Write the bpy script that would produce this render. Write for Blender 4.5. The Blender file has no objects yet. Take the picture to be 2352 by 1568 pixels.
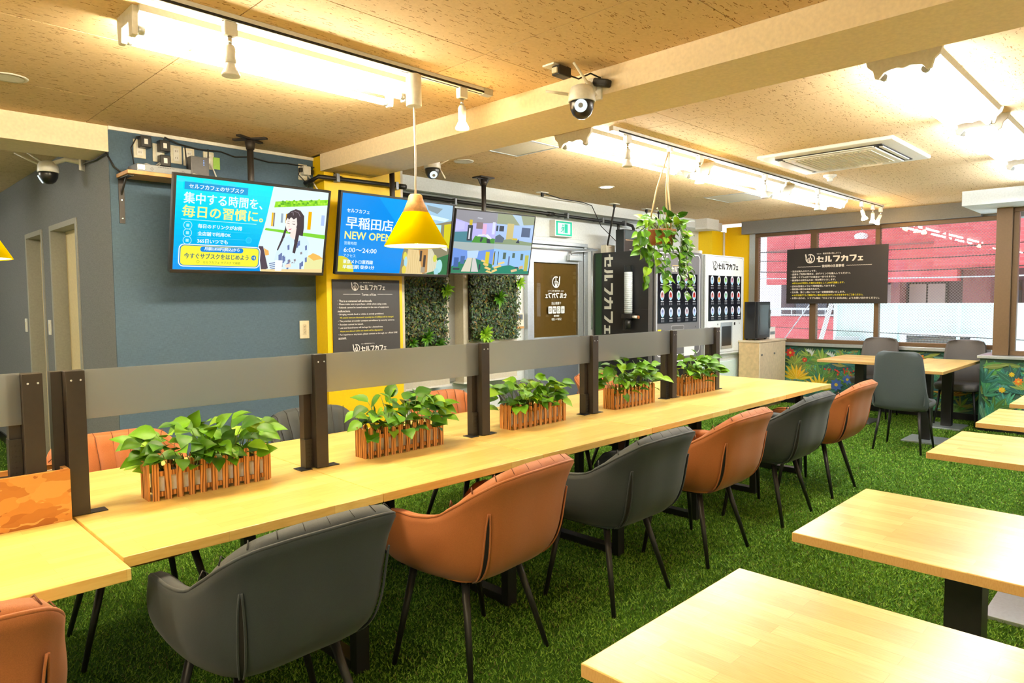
import bpy, math, random
import numpy as np
from mathutils import Vector, Matrix
random.seed(7)
S = bpy.context.scene
COL = S.collection
# ------------------------------------------------------------------ camera, world, exposure
cd = bpy.data.cameras.new('camera'); cam = bpy.data.objects.new('camera', cd); COL.objects.link(cam)
cd.sensor_width = 36.0; cd.lens = 36.0 * 1572.86 / 2352.0; cd.clip_start = 0.05; cd.clip_end = 200
RC = ((0.70364507, -0.71051375, -0.00733614), (-0.0475263, -0.03676038, -0.99819333), (0.70896041, 0.70272248, -0.05963435))
r_, d_, f_ = [Vector(v).normalized() for v in RC]
M = Matrix.Identity(4)
for i in range(3):
    M[i][0] = r_[i]; M[i][1] = -d_[i]; M[i][2] = -f_[i]
M[2][3] = 1.45
cam.matrix_world = M
S.camera = cam
S.view_settings.view_transform = 'Standard'; S.view_settings.look = 'None'
S.view_settings.exposure = 0.42; S.view_settings.gamma = 1.0; S.view_settings.use_curve_mapping = False
S.cycles.use_denoising = True
S.cycles.max_bounces = 8; S.cycles.diffuse_bounces = 5; S.cycles.glossy_bounces = 3; S.cycles.transmission_bounces = 6
S.cycles.transparent_max_bounces = 12; S.cycles.caustics_reflective = False; S.cycles.caustics_refractive = False
S.cycles.sample_clamp_indirect = 6.0
W = bpy.data.worlds.new('overcast_sky'); S.world = W; W.use_nodes = True
wn = W.node_tree.nodes; wn['Background'].inputs[0].default_value = (0.86, 0.93, 1.0, 1); wn['Background'].inputs[1].default_value = 3.0
WARM = (1.0, 0.80, 0.50); NEUT = (1.0, 0.93, 0.80); COOL = (0.93, 0.97, 1.0)
TUBE = 140.0
# ------------------------------------------------------------------ materials
MATS = {}
def srgb(r, g, b):
    return tuple(((c / 255) / 12.92 if c <= 10 else (((c / 255) + .055) / 1.055) ** 2.4) for c in (r, g, b))
class NT:
    def __init__(s, name):
        s.m = bpy.data.materials.new(name); s.m.use_nodes = True; s.t = s.m.node_tree
        s.b = s.t.nodes['Principled BSDF']; s.out = s.t.nodes['Material Output']; MATS[name] = s.m
    def n(s, typ, **k):
        x = s.t.nodes.new(typ)
        for a, v in k.items():
            if a.startswith('i_'):
                key = a[2:]; x.inputs[int(key) if key.isdigit() else key.replace('_', ' ')].default_value = v
            else: setattr(x, a, v)
        return x
    def l(s, a, b): s.t.links.new(a, b)
    def coord(s, scale=(1, 1, 1), kind='Object', rot=(0, 0, 0)):
        c = s.n('ShaderNodeTexCoord'); mp = s.n('ShaderNodeMapping'); mp.inputs['Scale'].default_value = scale
        mp.inputs['Rotation'].default_value = rot
        s.l(c.outputs[kind], mp.inputs['Vector']); return mp.outputs['Vector']
    def ramp(s, fac, stops):
        r = s.n('ShaderNodeValToRGB'); e = r.color_ramp.elements
        while len(e) < len(stops): e.new(0.5)
        for x, (p, c) in zip(e, stops): x.position = p; x.color = (*c, 1)
        s.l(fac, r.inputs[0]); return r.outputs[0]
    def mix(s, fac, a, b, mode='MIX'):
        x = s.n('ShaderNodeMix', data_type='RGBA', blend_type=mode)
        for v, k in ((fac, 0), (a, 6), (b, 7)):
            if hasattr(v, 'links'): s.l(v, x.inputs[k])
            elif k == 0: x.inputs[0].default_value = v
            else: x.inputs[k].default_value = (*v, 1)
        return x.outputs[2]
    def bump(s, h, strength=.3, dist=.01):
        b = s.n('ShaderNodeBump'); b.inputs['Strength'].default_value = strength; b.inputs['Distance'].default_value = dist
        s.l(h, b.inputs['Height']); s.l(b.outputs[0], s.b.inputs['Normal'])
    def set(s, rough=.5, metal=0, spec=.5, color=None):
        s.b.inputs['Roughness'].default_value = rough; s.b.inputs['Metallic'].default_value = metal
        s.b.inputs['Specular IOR Level'].default_value = spec
        if color is not None:
            if hasattr(color, 'links'): s.l(color, s.b.inputs['Base Color'])
            else: s.b.inputs['Base Color'].default_value = (*color, 1)
        return s.m
def plain(name, c, rough=.5, metal=0, spec=.5, noise=.06, scale=12, bump=0):
    t = NT(name); v = t.coord((scale,) * 3); nz = t.n('ShaderNodeTexNoise'); nz.inputs['Detail'].default_value = 4; t.l(v, nz.inputs['Vector'])
    lo = tuple(x * (1 - noise) for x in c); hi = tuple(min(1, x * (1 + noise)) for x in c)
    t.set(rough, metal, spec, t.ramp(nz.outputs['Fac'], [(.3, lo), (.7, hi)]))
    if bump: t.bump(nz.outputs['Fac'], bump)
    return t.m
def emit(name, c, s):
    t = NT(name); e = t.n('ShaderNodeEmission'); e.inputs[0].default_value = (*c, 1); e.inputs[1].default_value = s
    t.l(e.outputs[0], t.out.inputs[0]); return t.m
def vcol(name, emission=0.0, rough=.5):
    t = NT(name); a = t.n('ShaderNodeVertexColor', layer_name='Col')
    if emission:
        e = t.n('ShaderNodeEmission'); e.inputs[1].default_value = emission; t.l(a.outputs[0], e.inputs[0])
        g = t.n('ShaderNodeBsdfGlossy'); g.inputs['Roughness'].default_value = .15
        mx = t.n('ShaderNodeMixShader'); mx.inputs[0].default_value = .03; t.l(e.outputs[0], mx.inputs[1]); t.l(g.outputs[0], mx.inputs[2])
        t.l(mx.outputs[0], t.out.inputs[0])
    else: t.set(rough, 0, .4, a.outputs[0])
    return t.m
def wood(name, axis, c1, c2, cm, rough=.3, bw=.38, rh=.045, spec=.5):
    t = NT(name); rot = (0, 0, 0) if axis == 'x' else (0, 0, math.pi / 2)
    v = t.coord((1, 1, 1), 'Object', rot)
    b = t.n('ShaderNodeTexBrick'); b.offset = .37; b.squash = 1
    for k, x in (('Color1', c1), ('Color2', c2), ('Mortar', cm)): b.inputs[k].default_value = (*x, 1)
    for k, x in (('Scale', 1), ('Mortar Size', .0006), ('Brick Width', bw), ('Row Height', rh), ('Bias', -.15)): b.inputs[k].default_value = x
    t.l(v, b.inputs['Vector'])
    v2 = t.coord((3, 60, 20) if axis == 'x' else (60, 3, 20)); nz = t.n('ShaderNodeTexNoise'); nz.inputs['Detail'].default_value = 5; t.l(v2, nz.inputs['Vector'])
    g = t.ramp(nz.outputs['Fac'], [(.3, (.88, .80, .64)), (.6, (1, 1, 1))])
    t.set(rough, 0, spec, t.mix(.8, b.outputs['Color'], g, 'MULTIPLY')); return t.m
def shade_mat():
    t = NT('lamp_yellow'); t.set(.6, 0, .0, (1.0, .80, .0)); tl = t.n('ShaderNodeBsdfTranslucent'); tl.inputs[0].default_value = (1.0, .85, .0, 1)
    mx = t.n('ShaderNodeMixShader'); mx.inputs[0].default_value = .4; t.l(t.b.outputs[0], mx.inputs[1]); t.l(tl.outputs[0], mx.inputs[2]); t.l(mx.outputs[0], t.out.inputs[0])
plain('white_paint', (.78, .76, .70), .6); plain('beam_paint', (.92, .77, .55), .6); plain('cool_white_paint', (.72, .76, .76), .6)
plain('cream_paint', (.62, .57, .45), .55); plain('black_metal', (.016, .015, .015), .42, .2); plain('dark_bronze', (.032, .027, .024), .45, .3)
plain('black_plastic', (.012, .012, .013), .3); plain('white_plastic', (.80, .79, .74), .35); plain('ivory_plastic', (.75, .71, .58), .4)
plain('aluminium', (.55, .60, .64), .35, .7); plain('grey_metal', (.18, .19, .20), .4, .4); plain('chrome', (.75, .75, .75), .18, 1)
plain('yellow_paint', srgb(248, 206, 0), .5, noise=.03); plain('brown_frame', srgb(112, 88, 62), .45, .3)
plain('grey_paint', (.23, .235, .24), .55); plain('door_grey', (.115, .135, .165), .5, .1)
plain('frame_grey', (.33, .33, .30), .5); plain('door_leaf', (.78, .66, .40), .5)
plain('green_rubber', (.03, .11, .06), .4); plain('dark_green_vinyl', (.022, .060, .026), .4); plain('charcoal_board', (.034, .033, .035), .45)
plain('machine_black', (.012, .012, .013), .32); plain('machine_grey', (.12, .12, .13), .4); plain('machine_white', (.78, .84, .87), .35)
plain('terracotta_weave', (.30, .10, .025), .7, scale=60, noise=.4); plain('jute', (.52, .38, .20), .9, scale=200, noise=.25)
plain('soil', (.02, .014, .008), .9); plain('stem_green', (.10, .17, .02), .5); plain('white_card', (.9, .9, .88), .6)
plain('lime_paper', (.35, .62, .10), .6); plain('smoke_glass', (.05, .055, .06), .12)
plain('brick_white', (.75, .78, .80), .7); plain('pale_turquoise', (.74, .93, .91), .5); plain('cable_black', (.01, .01, .01), .6); plain('cable_white', (.75, .73, .68), .5)
plain('maple_board', (.70, .50, .26), .45, scale=4, noise=.12); plain('shelf_board', (.60, .32, .10), .45, scale=5, noise=.15)
plain('light_oak', (.72, .60, .42), .5, scale=5, noise=.08); plain('pendant_wood', (.78, .42, .16), .45, scale=18, noise=.15)
shade_mat(); plain('tan_stitch', (.15, .045, .014), .7); plain('charcoal_stitch', (.012, .013, .014), .7); plain('seam_dark', (.008, .006, .006), .7)
wood('table_wood', 'x', (.93, .71, .25), (.83, .55, .155), (.70, .46, .14)); wood('table_wood_cross', 'y', (.93, .70, .26), (.79, .50, .155), (.70, .45, .15), rough=.26)
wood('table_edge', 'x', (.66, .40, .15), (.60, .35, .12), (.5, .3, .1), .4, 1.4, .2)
def fabric(name, c, sc, rough=.85, var=.12, weave=0):
    t = NT(name); v = t.coord((sc,) * 3); nz = t.n('ShaderNodeTexNoise'); nz.inputs['Detail'].default_value = 6; t.l(v, nz.inputs['Vector'])
    col = t.ramp(nz.outputs['Fac'], [(.3, tuple(x * (1 - var) for x in c)), (.7, tuple(x * (1 + var) for x in c))])
    t.set(rough, 0, .3, col); t.bump(nz.outputs['Fac'], .12, .002)
    t.b.inputs['Sheen Weight'].default_value = .12
    if weave:
        for k, rr in ((0, (0, 0, 0)), (1, (0, math.pi / 2, 0))):
            pass
    return t.m
fabric('tan_leatherette', (.40, .132, .040), 90, .55); fabric('charcoal_leatherette', (.030, .038, .044), 90, .6)
fabric('slate_leatherette', (.055, .072, .080), 60, .55); fabric('taupe_leatherette', (.12, .112, .112), 60, .5)
def wallpaper(name, c):
    t = NT(name)
    n1 = t.n('ShaderNodeTexNoise'); t.l(t.coord((8, 8, 220)), n1.inputs['Vector']); n2 = t.n('ShaderNodeTexNoise'); t.l(t.coord((220, 220, 8)), n2.inputs['Vector'])
    a = t.n('ShaderNodeMath', operation='ADD'); t.l(n1.outputs['Fac'], a.inputs[0]); t.l(n2.outputs['Fac'], a.inputs[1])
    h = t.n('ShaderNodeMath', operation='MULTIPLY'); t.l(a.outputs[0], h.inputs[0]); h.inputs[1].default_value = .5
    t.set(.8, 0, .2, t.ramp(h.outputs[0], [(.36, tuple(x * .72 for x in c)), (.64, tuple(x * 1.25 for x in c))])); t.bump(h.outputs[0], .2, .003); return t.m
wallpaper('blue_wallpaper', (.080, .130, .190)); wallpaper('lit_blue_wallpaper', (.20, .215, .24))  # corridor face: same wallpaper, warm grazing light put into its colour
def ceiling_mat():
    t = NT('fissured_tile'); 
    nz = t.n('ShaderNodeTexNoise'); nz.inputs['Detail'].default_value = 3; t.l(t.coord((14, 14, 14)), nz.inputs['Vector'])
    vo = t.n('ShaderNodeTexVoronoi', voronoi_dimensions='2D'); vo.inputs['Randomness'].default_value = 1.0
    v = t.coord((4.3, 22, 1)); nz2 = t.n('ShaderNodeTexNoise'); t.l(t.coord((9, 9, 1)), nz2.inputs['Vector']); 
    sc = t.n('ShaderNodeVectorMath', operation='SCALE'); sc.inputs[3].default_value = .45; t.l(nz2.outputs['Color'], sc.inputs[0])
    ad = t.n('ShaderNodeVectorMath', operation='ADD'); t.l(v, ad.inputs[0]); t.l(sc.outputs[0], ad.inputs[1]); t.l(ad.outputs[0], vo.inputs['Vector'])
    sep = t.n('ShaderNodeSeparateColor'); t.l(vo.outputs['Color'], sep.inputs[0])
    th = t.n('ShaderNodeMath', operation='MULTIPLY'); t.l(sep.outputs[0], th.inputs[0]); th.inputs[1].default_value = .34
    lt = t.n('ShaderNodeMath', operation='LESS_THAN'); t.l(vo.outputs['Distance'], lt.inputs[0]); t.l(th.outputs[0], lt.inputs[1])
    gate = t.n('ShaderNodeMath', operation='GREATER_THAN'); t.l(sep.outputs[1], gate.inputs[0]); gate.inputs[1].default_value = .60
    mk = t.n('ShaderNodeMath', operation='MULTIPLY'); t.l(lt.outputs[0], mk.inputs[0]); t.l(gate.outputs[0], mk.inputs[1])
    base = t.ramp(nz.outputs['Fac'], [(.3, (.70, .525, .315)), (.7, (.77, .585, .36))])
    t.set(.85, 0, .2, t.mix(mk.outputs[0], base, (.34, .20, .095)))
    return t.m
ceiling_mat()
def turf_mats():
    t = NT('turf_blade'); a = t.n('ShaderNodeVertexColor', layer_name='Col'); t.set(.55, 0, .25, a.outputs[0])
    t = NT('turf_base'); nz = t.n('ShaderNodeTexNoise'); nz.inputs['Detail'].default_value = 8; t.l(t.coord((70, 70, 70)), nz.inputs['Vector'])
    t.set(.9, 0, .1, t.ramp(nz.outputs['Fac'], [(.3, (.03, .09, .006)), (.7, (.09, .21, .018))])); t.bump(nz.outputs['Fac'], .8, .02)
turf_mats()
def osb_mat():
    t = NT('chip_board'); vo = t.n('ShaderNodeTexVoronoi'); v = t.coord((2.2, 2.2, 6.5), rot=(0, .25, 0))
    nz = t.n('ShaderNodeTexNoise'); t.l(t.coord((2.4, 2.4, 4)), nz.inputs['Vector'])
    ad = t.n('ShaderNodeVectorMath', operation='ADD'); sc = t.n('ShaderNodeVectorMath', operation='SCALE'); sc.inputs[3].default_value = .55
    t.l(nz.outputs['Color'], sc.inputs[0]); t.l(v, ad.inputs[0]); t.l(sc.outputs[0], ad.inputs[1]); t.l(ad.outputs[0], vo.inputs['Vector'])
    sep = t.n('ShaderNodeSeparateColor'); t.l(vo.outputs['Color'], sep.inputs[0])
    t.set(.6, 0, .3, t.ramp(sep.outputs[0], [(0, (.38, .14, .03)), (.5, (.58, .26, .06)), (1, (.74, .40, .12))])); t.bump(sep.outputs[1], .4, .004)
osb_mat()
def picket_mat():
    t = NT('burnt_picket'); w = t.n('ShaderNodeTexWave', wave_type='BANDS', bands_direction='X'); w.inputs['Scale'].default_value = 26; w.inputs['Distortion'].default_value = 9; w.inputs['Detail'].default_value = 3
    oi = t.n('ShaderNodeObjectInfo'); v = t.coord((1, 1, .12)); ad = t.n('ShaderNodeVectorMath', operation='ADD'); sc = t.n('ShaderNodeVectorMath', operation='SCALE'); sc.inputs[0].default_value = (3, 5, 7)
    t.l(oi.outputs['Random'], sc.inputs[3]); t.l(v, ad.inputs[0]); t.l(sc.outputs[0], ad.inputs[1]); t.l(ad.outputs[0], w.inputs['Vector'])
    t.set(.6, 0, .3, t.ramp(w.outputs['Fac'], [(.0, (.13, .045, .010)), (.3, (.46, .19, .05)), (1, (.66, .31, .09))]))
picket_mat()
for i, c in enumerate([(.032, .115, .004), (.065, .195, .005), (.125, .31, .009), (.25, .46, .02)]):
    t = NT('leaf_%s' % ('deep', 'mid', 'fresh', 'lime')[i]); nz = t.n('ShaderNodeTexNoise'); nz.inputs['Detail'].default_value = 3; t.l(t.coord((18, 40, 18)), nz.inputs['Vector'])
    t.set(.45, 0, .3, t.ramp(nz.outputs['Fac'], [(.3, tuple(x * .7 for x in c)), (.75, tuple(min(1, x * 1.35) for x in c))]))
    t.b.inputs['Subsurface Weight'].default_value = 0
def frosted():
    t = NT('frosted_acrylic'); t.t.nodes.remove(t.b)
    tr = t.n('ShaderNodeBsdfRefraction'); tr.inputs['Roughness'].default_value = .75; tr.inputs['IOR'].default_value = 1.10; tr.inputs[0].default_value = (.9, .89, .86, 1)
    df = t.n('ShaderNodeBsdfDiffuse'); df.inputs[0].default_value = (.50, .545, .60, 1)
    tl = t.n('ShaderNodeBsdfTranslucent'); tl.inputs[0].default_value = (.82, .88, .95, 1)
    m0 = t.n('ShaderNodeMixShader'); m0.inputs[0].default_value = .55; t.l(df.outputs[0], m0.inputs[1]); t.l(tl.outputs[0], m0.inputs[2])
    m1 = t.n('ShaderNodeMixShader'); m1.inputs[0].default_value = .66; t.l(m0.outputs[0], m1.inputs[1]); t.l(tr.outputs[0], m1.inputs[2])
    t.l(m1.outputs[0], t.out.inputs[0])
frosted()
def glass(name, tint, refl_rough=.0, wire=False):
    t = NT(name); t.t.nodes.remove(t.b)
    tr = t.n('ShaderNodeBsdfTransparent'); tr.inputs[0].default_value = (*tint, 1)
    g = t.n('ShaderNodeBsdfGlossy'); g.inputs['Roughness'].default_value = refl_rough
    lw = t.n('ShaderNodeLayerWeight'); lw.inputs[0].default_value = .5
    pw = t.n('ShaderNodeMath', operation='POWER'); t.l(lw.outputs['Facing'], pw.inputs[0]); pw.inputs[1].default_value = 4
    fr = t.n('ShaderNodeMath', operation='MULTIPLY_ADD'); t.l(pw.outputs[0], fr.inputs[0]); fr.inputs[1].default_value = .6; fr.inputs[2].default_value = .035
    mx = t.n('ShaderNodeMixShader'); t.l(fr.outputs[0], mx.inputs[0]); t.l(tr.outputs[0], mx.inputs[1]); t.l(g.outputs[0], mx.inputs[2])
    o = mx.outputs[0]
    if wire:
        c = t.n('ShaderNodeTexCoord'); sp = t.n('ShaderNodeSeparateXYZ'); t.l(c.outputs['Object'], sp.inputs[0])
        ms = []
        for op in ('ADD', 'SUBTRACT'):
            a = t.n('ShaderNodeMath', operation=op); t.l(sp.outputs[1], a.inputs[0]); t.l(sp.outputs[2], a.inputs[1])
            b = t.n('ShaderNodeMath', operation='MULTIPLY'); t.l(a.outputs[0], b.inputs[0]); b.inputs[1].default_value = 1 / .034
            f = t.n('ShaderNodeMath', operation='FRACT'); t.l(b.outputs[0], f.inputs[0])
            q = t.n('ShaderNodeMath', operation='LESS_THAN'); t.l(f.outputs[0], q.inputs[0]); q.inputs[1].default_value = .11; ms.append(q.outputs[0])
        k = t.n('ShaderNodeMath', operation='MAXIMUM'); t.l(ms[0], k.inputs[0]); t.l(ms[1], k.inputs[1])
        df = t.n('ShaderNodeBsdfDiffuse'); df.inputs[0].default_value = (.32, .33, .36, 1)
        m2 = t.n('ShaderNodeMixShader'); t.l(k.outputs[0], m2.inputs[0]); t.l(o, m2.inputs[1]); t.l(df.outputs[0], m2.inputs[2]); o = m2.outputs[0]
    t.l(o, t.out.inputs[0])
glass('window_glass', (.97, .98, .98)); glass('wired_glass', (.94, .95, .96), 0, True); glass('brown_glass', (.80, .74, .60)); glass('clear_tube', (.85, .9, .95), .05)
def brickwall():
    t = NT('red_brick_tile'); v = t.n('ShaderNodeTexCoord'); sp = t.n('ShaderNodeSeparateXYZ'); t.l(v.outputs['Object'], sp.inputs[0]); cb = t.n('ShaderNodeCombineXYZ'); t.l(sp.outputs[1], cb.inputs[0]); t.l(sp.outputs[2], cb.inputs[1])
    b = t.n('ShaderNodeTexBrick')
    for k, x in (('Color1', (.58, .095, .105)), ('Color2', (.45, .060, .075)), ('Mortar', (.50, .16, .17))): b.inputs[k].default_value = (*x, 1)
    for k, x in (('Scale', 1), ('Mortar Size', .004), ('Brick Width', .23), ('Row Height', .075)): b.inputs[k].default_value = x
    t.l(cb.outputs[0], b.inputs['Vector']); t.set(.7, 0, .3, b.outputs['Color'])
brickwall()
plain('olive_backing', (.26, .21, .10), .6); plain('dark_recess', (.10, .075, .085), .7); plain('far_glass', (.10, .12, .15), .15); plain('curtain', (.45, .42, .38), .8); plain('brown_tile', (.22, .08, .08), .7)
vcol('print', 0, .5); vcol('screen', 0.80)
emit('tube_warm', (1, .86, .60), TUBE); emit('tube_neutral', (1, .95, .84), TUBE * .55); emit('tube_cool', (.90, .96, 1.0), TUBE * .46)
emit('bulb_warm', (1, .62, .25), 90.0); emit('pendant_bulb', (1, .74, .36), 190.0); emit('downlight_glow', (1, .90, .70), 6.0); emit('led_blue', (.2, .4, 1), 2.0)
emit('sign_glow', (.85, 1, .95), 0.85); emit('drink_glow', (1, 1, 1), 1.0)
# ------------------------------------------------------------------ mesh helpers
class MB:
    def __init__(s): s.v = []; s.f = []; s.c = []; s.sm = []
    def add(s, vs, fs, col=None, smooth=False):
        o = len(s.v); s.v += [tuple(p) for p in vs]
        for f in fs: s.f.append(tuple(i + o for i in f)); s.c.append(col); s.sm.append(smooth)
        return s
    def box(s, x0, x1, y0, y1, z0, z1, col=None):
        vs = [(x, y, z) for z in (z0, z1) for y in (y0, y1) for x in (x0, x1)]
        return s.add(vs, [(0, 2, 3, 1), (4, 5, 7, 6), (0, 1, 5, 4), (2, 6, 7, 3), (0, 4, 6, 2), (1, 3, 7, 5)], col)
    def obox(s, c, ax, ay, az, hx, hy, hz, col=None):
        c = Vector(c); a = [Vector(q).normalized() * h for q, h in ((ax, hx), (ay, hy), (az, hz))]
        vs = [c + a[0] * i + a[1] * j + a[2] * k for k in (-1, 1) for j in (-1, 1) for i in (-1, 1)]
        return s.add(vs, [(0, 2, 3, 1), (4, 5, 7, 6), (0, 1, 5, 4), (2, 6, 7, 3), (0, 4, 6, 2), (1, 3, 7, 5)], col)
    def tube(s, pts, r, n=8, col=None, cap=True, smooth=True):
        pts = [Vector(p) for p in pts]; rs = r if isinstance(r, (list, tuple)) else [r] * len(pts)
        rings = []; pu = None
        for i, p in enumerate(pts):
            t = (pts[min(i + 1, len(pts) - 1)] - pts[max(i - 1, 0)])
            if t.length < 1e-9: t = Vector((0, 0, 1))
            t.normalize()
            u = (pu - t * pu.dot(t)) if pu is not None else t.orthogonal()
            if u.length < 1e-6: u = t.orthogonal()
            u.normalize(); pu = u; w = t.cross(u)
            rings.append([p + (u * math.cos(2 * math.pi * k / n) + w * math.sin(2 * math.pi * k / n)) * rs[i] for k in range(n)])
        vs = [q for g in rings for q in g]; fs = []
        for i in range(len(rings) - 1):
            for k in range(n): fs.append((i * n + k, i * n + (k + 1) % n, (i + 1) * n + (k + 1) % n, (i + 1) * n + k))
        s.add(vs, fs, col, smooth)
        if cap:
            o = len(s.v) - len(vs); s.f.append(tuple(o + k for k in reversed(range(n)))); s.f.append(tuple(o + (len(rings) - 1) * n + k for k in range(n))); s.c += [col, col]; s.sm += [False, False]
        return s
    def lathe(s, prof, c=(0, 0, 0), n=24, col=None, smooth=True, caps=True):
        vs = []; fs = []
        for r, z in prof:
            for k in range(n): a = 2 * math.pi * k / n; vs.append((c[0] + r * math.cos(a), c[1] + r * math.sin(a), c[2] + z))
        for i in range(len(prof) - 1):
            for k in range(n): fs.append((i * n + k, i * n + (k + 1) % n, (i + 1) * n + (k + 1) % n, (i + 1) * n + k))
        s.add(vs, fs, col, smooth)
        o = len(s.v) - len(vs)
        if not caps: return s
        if prof[0][0] > 1e-4: s.f.append(tuple(o + k for k in reversed(range(n)))); s.c.append(col); s.sm.append(False)
        if prof[-1][0] > 1e-4: s.f.append(tuple(o + (len(prof) - 1) * n + k for k in range(n))); s.c.append(col); s.sm.append(False)
        return s
    def prism(s, pts, d, col=None):
        a = [Vector(p) for p in pts]; d = Vector(d); n = len(a)
        return s.add(a + [p + d for p in a], [tuple(reversed(range(n))), tuple(range(n, 2 * n))] + [(i, (i + 1) % n, n + (i + 1) % n, n + i) for i in range(n)], col)
    def grid(s, rows, col=None, smooth=True, close=False):
        n = len(rows[0]); vs = [p for r in rows for p in r]; fs = []
        for i in range(len(rows) - 1):
            for k in range(n if close else n - 1): fs.append((i * n + k, i * n + (k + 1) % n, (i + 1) * n + (k + 1) % n, (i + 1) * n + k))
        return s.add(vs, fs, col, smooth)
    def mesh(s, name, mat, off=None):
        me = bpy.data.meshes.new(name); v = s.v if off is None else [(p[0] - off[0], p[1] - off[1], p[2] - off[2]) for p in s.v]
        me.from_pydata(v, [], s.f); me.materials.append(MATS[mat] if isinstance(mat, str) else mat)
        if any(s.sm): me.polygons.foreach_set('use_smooth', s.sm)
        if any(c is not None for c in s.c):
            at = me.color_attributes.new('Col', 'FLOAT_COLOR', 'CORNER'); arr = []
            for f, c in zip(s.f, s.c): arr += [*(c or (1, 1, 1)), 1.0] * len(f)
            at.data.foreach_set('color', arr)
        me.update(); return me
    def build(s, name, mat, parent=None, local=False, bevel=0, seg=2):
        off = None
        if parent is not None and not local:
            r = parent
            while r.parent: r = r.parent
            off = r.location
        o = bpy.data.objects.new(name, s.mesh(name, mat, off)); COL.objects.link(o)
        if parent is not None: o.parent = parent
        if bevel:
            b = o.modifiers.new('edge', 'BEVEL'); b.width = bevel; b.segments = seg; b.limit_method = 'ANGLE'
        return o
def tag(o, label=None, cat=None, group=None, kind=None):
    for k, v in (('label', label), ('category', cat), ('group', group), ('kind', kind)):
        if v: o[k] = v
    return o
def thing(name, label, cat, loc=(0, 0, 0), rz=0, group=None):
    o = bpy.data.objects.new(name, None); o.empty_display_size = .05; COL.objects.link(o); o.location = loc; o.rotation_euler = (0, 0, rz)
    return tag(o, label, cat, group)
def struct(mb, name, mat, label=None, bevel=0): return tag(mb.build(name, mat, bevel=bevel), label, None, None, 'structure')
def copy_tree(o, parent=None):
    c = o.copy(); COL.objects.link(c); c.parent = parent
    for ch in o.children: copy_tree(ch, c)
    return c
B = MB
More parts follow.
